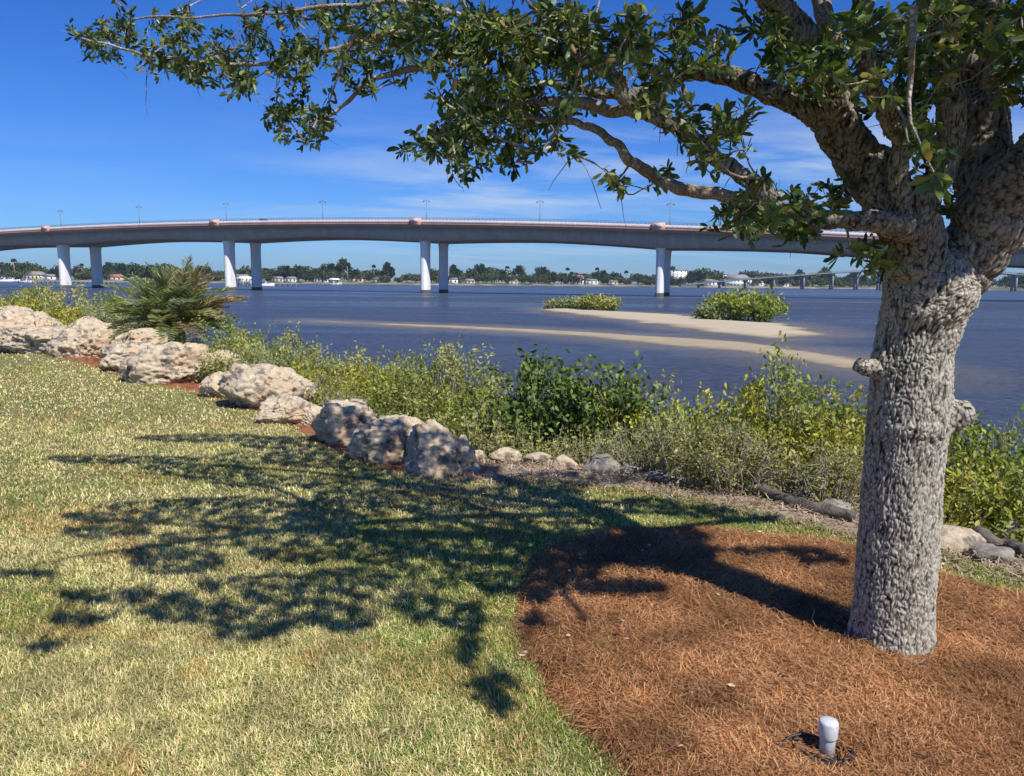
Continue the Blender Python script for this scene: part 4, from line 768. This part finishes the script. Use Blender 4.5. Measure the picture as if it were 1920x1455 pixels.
# ------------------------------------------------------------------ the far shore
def fy(x): return 690+40*np.sin(x*.006+1)+22*np.sin(x*.021)+(.10*x if x > 0 else -.02*x)
xs = np.arange(-1500, 1800, 12.); V = []
for x in xs:
    y = fy(x); V += [(x, y-6, WZ-1), (x, y, WZ+.5+.3*math.sin(x*.1)), (x, y+12, WZ+1.6), (x, y+200, WZ+4), (x, y+2500, WZ+6)]
q = [(a*5+b, (a+1)*5+b, (a+1)*5+b+1, a*5+b+1) for a in range(len(xs)-1) for b in range(4)]
tag(npmesh('far_shore', V, [q], MT['farland'], smooth=True), kind='structure')
LM = [(18, 'white waterfront house'), (62, 'far left tan house'), (121, 'leftmost bridge pier'), (180, 'second bridge column'), (215, 'tan house with red roof'), (300, 'palm on the bank'), (430, 'second near pier'), (452, 'white house beyond the dock'), (500, 'roofed boathouse'), (545, 'small white house by the dock'), (602, 'white house amid the trees'), (628, 'small far dock'), (668, 'tan house with a red roof'), (712, 'wide tan house'), (796, 'centre near pier'), (829, 'centre far pier'), (850, 'narrow white house'), (880, 'low tan house'), (960, 'central tan house'), (1015, 'lamp right of centre'), (1083, 'tall cream house'), (1110, 'white house by the cream one'), (1150, 'small tan house'), (1200, 'far end of the shore'), (1243, 'slender right pier'), (1273, 'pale apartment tower'), (1335, 'white shore building'), (1385, 'large white building'), (1465, 'low white building'), (1560, 'distant bridge crown'), (1640, 'oak trunk'), (1800, 'oak trunk'), (1900, 'right frame edge')]
def near(px):
    p, n = min(LM, key=lambda q: abs(q[0]-px)); d = px-p; return ('behind the ' if abs(d) < 5 else ('just left of the ' if d > -14 else 'left of the ') if d < 0 else ('just right of the ' if d < 14 else 'right of the '))+n
def px_of(x, y): return proj(np.array([[x, y, WZ]]))[0][0, 0]
SEG = [(-9e9, 110, 'left of the leftmost bridge pier'), (110, 420, 'between the two left pier pairs'), (420, 600, 'just right of the second pier pair, behind the dock'), (600, 780, 'left of the centre pier pair'), (780, 1000, 'right of the centre pier pair'), (1000, 1225, 'left of the slender right pier'), (1225, 1660, 'behind the low distant bridge'), (1660, 9e9, 'right of the oak trunk')]
def seg(px): return next(s for a, b, s in SEG if a <= px < b)
FP = []
def far_crown(rs, rx, ry, rz, n, cols, size):
    P = []
    nb_ = 9; cs = rs.normal(size=(nb_, 3))*[rx*.42, ry*.42, rz*.3]; cs[:, 2] = np.abs(cs[:, 2])*.8
    k = rs.randint(nb_, size=n); P = cs[k]+unit(rs.normal(size=(n, 3)))*(rs.rand(n)[:, None]**.4)*[rx*.5, ry*.5, rz*.42]; P[:, 2] += rz*.62; P[:, 2] = np.maximum(P[:, 2], .3)
    cc = pal(np.clip(rs.rand(nb_)[k]*.6+rs.rand(n)*.4, 0, 1), cols); return leafmesh(P, rs.normal(size=(n, 3)), size, size*.8, cc)
DK = [(.020, .034, .014), (.04, .06, .02), (.07, .095, .03)]; MD = [(.035, .05, .02), (.065, .085, .03), (.11, .12, .05)]; OL = [(.06, .065, .03), (.10, .105, .045), (.15, .14, .07)]
for k, (rx, rz, cols) in enumerate([(9, 9, DK), (12, 10, MD), (8, 7, OL), (7, 11, DK), (14, 8, MD), (10, 6, OL)]):
    rs = np.random.RandomState(k+50); root = empty('far_tree', (0, 0, -50), 'x', 'tree'); mb = MB(); mb.tube([(0, 0, -1), (.2, 0, rz*.5)], [.5, .3], 6); mb.build('trunk', MT['stem'], root)
    v, q, c = far_crown(rs, rx, rx*.8, rz, 950, cols, 1.7); npmesh('crown', v, [q], MT['far_leaf'], root, cols=c); FP.append((root, ['dark green', 'mid green', 'olive', 'tall dark', 'broad green', 'low olive'][k]))
def palm_far(seed, h):
    rs = np.random.RandomState(seed); root = empty('far_palm', (0, 0, -50), 'x', 'palm tree'); mb = MB(); mb.tube([(0, 0, -1), (.3, 0, h*.5), (.5, 0, h)], [.35, .28, .25], 6); mb.build('trunk', MT['stem'], root)
    n = 90; a = rs.rand(n)*2*pi; e = rs.rand(n)*1.6-.5; D = np.stack([np.cos(a)*np.cos(e), np.sin(a)*np.cos(e), np.sin(e)], 1); v, q, c = leafmesh(np.tile([.5, 0, h], (n, 1)), D, 2.4, .8, pal(rs.rand(n), DK), .1, .3)
    npmesh('crown', v, [q], MT['far_leaf'], root, cols=c); return root
PPs = [palm_far(1, 13), palm_far(2, 16)]
first = {}
def put(root, x, y, z, s, lab, grp):
    o = root if id(root) not in first else copy_tree(root); first[id(root)] = 1
    o.location = (x, y, z); o.scale = (s, s, s); o.rotation_euler = (0, 0, R.rand()*6); o['label'] = lab; o['group'] = grp
x = -620.
while x < 900:
    y = fy(x)+14+R.rand()*10; k = R.randint(6); s = .52+.34*R.rand()
    for row in range(2):
        k = R.randint(6); yy = y+row*26; xx = x+R.normal()*4; px = px_of(xx, yy)
        if row == 0 and R.rand() < .12: continue
        if -40 < px < 1960: put(FP[k][0], xx, yy, WZ+1.3+row*1.3, s*(1.05+.4*row), FP[k][1]+' far tree, '+('front' if row == 0 else 'back')+' line, '+near(px), 'trees on the far shore')
    x += 7+R.rand()*5
for k, px in enumerate([20, 42, 72, 100, 205, 232, 292, 655, 668, 706, 905, 950, 1042, 1072, 1078, 1130, 1190, 480, 560, 610, 735]):
    Y = 735.; p = atY(px, 520, Y); put(PPs[k % 2], p[0], fy(p[0])+20+R.rand()*12, WZ+1.5, .75+.3*R.rand(), 'thin palm above the far trees '+near(px), 'palms on the far shore')
def house(px, wm, hm, wall, roof, lab, dy=6, floors=1, flat=False, gz=WZ+1.2, cat='house'):
    dy += 9*R.rand() if dy == 6 else 0; y = 700.
    for _ in range(5): x = atY(px, 530, y)[0]; y = fy(x)+dy
    hm = hm*.85; r = empty('house' if cat == 'house' else 'apartment_tower', (x, y, gz), lab, cat, 'houses on the far shore' if cat == 'house' else None); d = wm*.6
    mb = MB(); mb.box((-wm/2, 0, -.5), (wm/2, d, hm)); mb.build('wall', MT[wall], r)
    mb = MB()
    if flat: mb.box((-wm/2-.3, -.3, hm+.003), (wm/2+.3, d+.3, hm+.6))
    else:
        e = .5; mb.add([(-wm/2-e, -e, hm), (wm/2+e, -e, hm), (wm/2+e, d+e, hm), (-wm/2-e, d+e, hm), (-wm/2+d*.3, d/2, hm+d*.32), (wm/2-d*.3, d/2, hm+d*.32)], [(0, 1, 5, 4), (2, 3, 4, 5), (0, 3, 2, 1)], [(1, 2, 5), (3, 0, 4)])
    mb.build('roof', MT[roof], r)
    nw = max(2, int(wm/3.2))
    for f in range(floors):
        for a in range(nw):
            cx_ = -wm/2+(a+.5)*wm/nw; z = f*hm/floors+hm/floors*.35; mb = MB(); mb.box((cx_-.65, -.04, z), (cx_+.65, .03, z+hm/floors*.42)); mb.build('window', MT['glass'], r)
HS = [(18, 13, 4, 'wall_white', 'roof_grey', 'white waterfront house at the far left'), (62, 16, 5, 'wall_tan', 'roof_grey', 'tan house left of the leftmost pier'), (92, 9, 4, 'wall_white', 'roof_grey', 'small white house beside the tan one at far left'),
 (215, 12, 4, 'wall_tan', 'roof_red', 'tan house with red roof between the left piers'), (452, 14, 5, 'wall_white', 'roof_grey', 'white house seen between the second pier pair'), (520, 10, 4, 'wall_tan', 'roof_grey', 'low tan house behind the dock'), (545, 10, 4, 'wall_white', 'roof_grey', 'small white house right of the dock'), (602, 13, 4, 'wall_white', 'roof_grey', 'white house amid the trees left of centre'), (668, 12, 5, 'wall_tan', 'roof_red', 'tan house with a red roof left of the centre pier'), (712, 14, 4, 'wall_tan', 'roof_grey', 'wide tan house just left of the centre pier'),
 (850, 8, 5, 'wall_white', 'roof_grey', 'narrow white house right of the centre pier'), (880, 10, 3.5, 'wall_tan', 'roof_grey', 'low tan house right of the narrow white one'), (960, 11, 4, 'wall_tan', 'roof_grey', 'tan house by the shore in the centre'), (1083, 12, 9, 'wall_white', 'roof_red', 'tall cream house with palms behind it'), (1110, 12, 5, 'wall_white', 'roof_grey', 'white house right of the tall cream one'), (1150, 9, 4, 'wall_tan', 'roof_grey', 'small tan house left of the slender pier'), (1335, 14, 5, 'wall_white', 'roof_grey', 'white shore building under the low distant bridge'), (1385, 24, 8, 'wall_white', 'roof_grey', 'large white building left of the distant bridge spans'), (1420, 12, 5, 'wall_white', 'roof_grey', 'white house beside the large white building'), (1465, 14, 4, 'wall_white', 'roof_grey', 'low white building behind the distant bridge piers')]
for h in HS: house(*h[:5], h[5], floors=2 if h[2] > 7 else 1)
house(1345, 30, 13.5, 'wall_white', 'roof_grey', 'long white block above the trees left of the distant bridge', dy=60, floors=3, flat=True); house(600, 14, 13, 'wall_white', 'roof_grey', 'white upper storey showing over the trees left of centre', dy=60, floors=3, flat=True)
house(632, 10, 12.5, 'wall_tan', 'roof_red', 'cream upper storey beside the white one over the trees', dy=62, floors=3, flat=True)
house(1273, 15, 17.5, 'wall_white', 'roof_grey', 'pale apartment tower right of the slender bridge pier', dy=20, floors=6, flat=True, cat='tower')
# low distant bridge
lb = empty('distant_bridge', (250, 620, WZ), 'low grey distant bridge on many piers rising toward the right', 'bridge', None); ll = np.array(lb.location)
LB = np.array([atY(px, py, Y) for px, py, Y in [(1275, 535, 655), (1350, 527, 648), (1450, 519, 640), (1560, 511, 632), (1650, 507, 625), (1740, 505, 618), (1850, 510, 610), (1960, 519, 600), (2100, 532, 590)]]); lc = crom(LB, 8)
V = []
for p in lc: V += [p-[0, 4, 1.], p+[0, 4, -1.], p+[0, 4, 0], p-[0, 4, 0]]
n = len(lc); q = [(a*4+b, a*4+(b+1) % 4, (a+1)*4+(b+1) % 4, (a+1)*4+b) for a in range(n-1) for b in range(4)]; npmesh('deck', np.array(V)-ll, [q], MT['far_bridge'], lb)
mb = MB(); mb.tube(lc-ll+[0, -4, .9], .12, 4); [mb.box(p-ll+[-.12, -4.1, 0], p-ll+[.12, -3.9, .9]) for p in crom(LB, 30)]; mb.build('railing', MT['far_bridge'], lb)
for p in crom(LB, 2)[1:-1]:
    mb = MB(); h = p-ll; mb.box((h[0]-.6, h[1]-3.2, -2), (h[0]+.6, h[1]-1.4, h[2]-.98)); mb.box((h[0]-.6, h[1]+1.4, -2), (h[0]+.6, h[1]+3.2, h[2]-.98)); mb.box((h[0]-1.2, h[1]-3.6, h[2]-2.2), (h[0]+1.2, h[1]+3.6, h[2]-.985)); mb.build('pier', MT['far_bridge'], lb)
# docks
def dock(px0, px1, py, Y, lab, roof=None):
    a = atY(px0, py, Y); b = atY(px1, py, Y); z = WZ+1.3; r = empty('dock', (a[0], Y, WZ), lab, 'dock', 'docks on the river'); L_ = b[0]-a[0]
    mb = MB(); mb.box((0, 0, 1.15), (L_, 2.2, 1.35)); mb.build('planks', MT['wood'], r)
    for x in np.arange(0, L_+.1, 2.8):
        for yy in (-.15, 2.35): mb = MB(); mb.tube([(x, yy, -2), (x, yy, 2.1)], .17, 6); mb.build('piling', MT['wood'], r)
    if roof:
        x0 = roof*L_; mb = MB(); mb.add([(x0-4.5, -2, 3.7), (x0+4.5, -2, 3.7), (x0+4.5, 4, 3.7), (x0-4.5, 4, 3.7), (x0-2.5, 1, 5), (x0+2.5, 1, 5)], [(0, 1, 5, 4), (2, 3, 4, 5), (0, 3, 2, 1)], [(1, 2, 5), (3, 0, 4)]); mb.build('roof', MT['paint_white'], r)
        for a_ in (-4, 0, 4):
            for b_ in (-1.5, 3.5): mb = MB(); mb.tube([(x0+a_, b_, -1), (x0+a_, b_, 3.75)], .15, 6); mb.build('post', MT['paint_white'], r)
dock(444, 560, 534, 400., 'wooden dock with white roofed boathouse beyond the second pier pair', .12); dock(30, 215, 531, 470., 'long low dock crossing behind the leftmost pier'); dock(585, 668, 531, 560., 'small dock off the far shore left of centre', .5)
def boat(px, Y, lab, s=1.):
    a = atY(px, 530, Y); r = empty('motor_boat', (a[0], Y, WZ), lab, 'boat', 'boats moored on the far shore'); r.scale = (s, s, s); V = []
    for x, w_, zz2 in ((-3.5, 1.1, .9), (-1, 1.25, .9), (1.5, 1.1, 1.05), (3.2, .45, 1.25), (3.9, .05, 1.35)): V += [(x, -w_*.6, -.2), (x, w_*.6, -.2), (x, w_, zz2), (x, -w_, zz2)]
    mb = MB(); mb.add(V, [(a_*4+b_, a_*4+(b_+1) % 4, a_*4+4+(b_+1) % 4, a_*4+4+b_) for a_ in range(4) for b_ in range(4)]+[(0, 3, 2, 1)]); mb.build('hull', MT['hull'], r)
    mb = MB(); mb.box((-1.6, -.8, .9), (.6, .8, 2.0)); mb.box((-1.8, -.95, 2.003), (.9, .95, 2.1)); mb.build('cabin', MT['paint_white'], r)
    mb = MB(); mb.box((-1.2, -.83, 1.3), (.3, -.77, 1.8)); mb.build('window', MT['glass'], r)
for px, Y, lab, s in ((8, 560, 'white motor boat at the left frame edge by the far dock', 1.5), (24, 590, 'second white motor boat by the left dock', 1.5), (50, 500, 'white boat moored at the long left dock', 1.3), (497, 396, 'white boat tied right of the roofed boathouse', 1.2), (628, 600, 'white boat near the small far dock', 1.3)): boat(px, Y, lab, s)

by = {}
for o_ in C.objects:
    if o_.parent is None and o_.get('label'): by.setdefault(o_['label'], []).append(o_)
for lb_, L_ in by.items():
    if len(L_) in (2, 3):
        L_.sort(key=lambda o_: px_of(o_.location[0], o_.location[1]))
        for o_, wd in zip(L_, ('left-hand', 'right-hand') if len(L_) == 2 else ('left-hand', 'middle', 'right-hand')): o_['label'] = wd+' '+lb_
# ------------------------------------------------------------------ the air
hz = MB(); hz.box((-2800, -400, -60), (2800, 4500, 90)); hm = bpy.data.materials.new('air'); hm.use_nodes = True; hn = hm.node_tree; hn.nodes.clear()
pv = hn.nodes.new('ShaderNodeVolumePrincipled'); pv.inputs['Density'].default_value = .00012; pv.inputs['Color'].default_value = (.66, .85, 1, 1); pv.inputs['Anisotropy'].default_value = .2
ho = hn.nodes.new('ShaderNodeOutputMaterial'); hn.links.new(pv.outputs[0], ho.inputs['Volume']); tag(hz.build('haze', hm), kind='stuff')
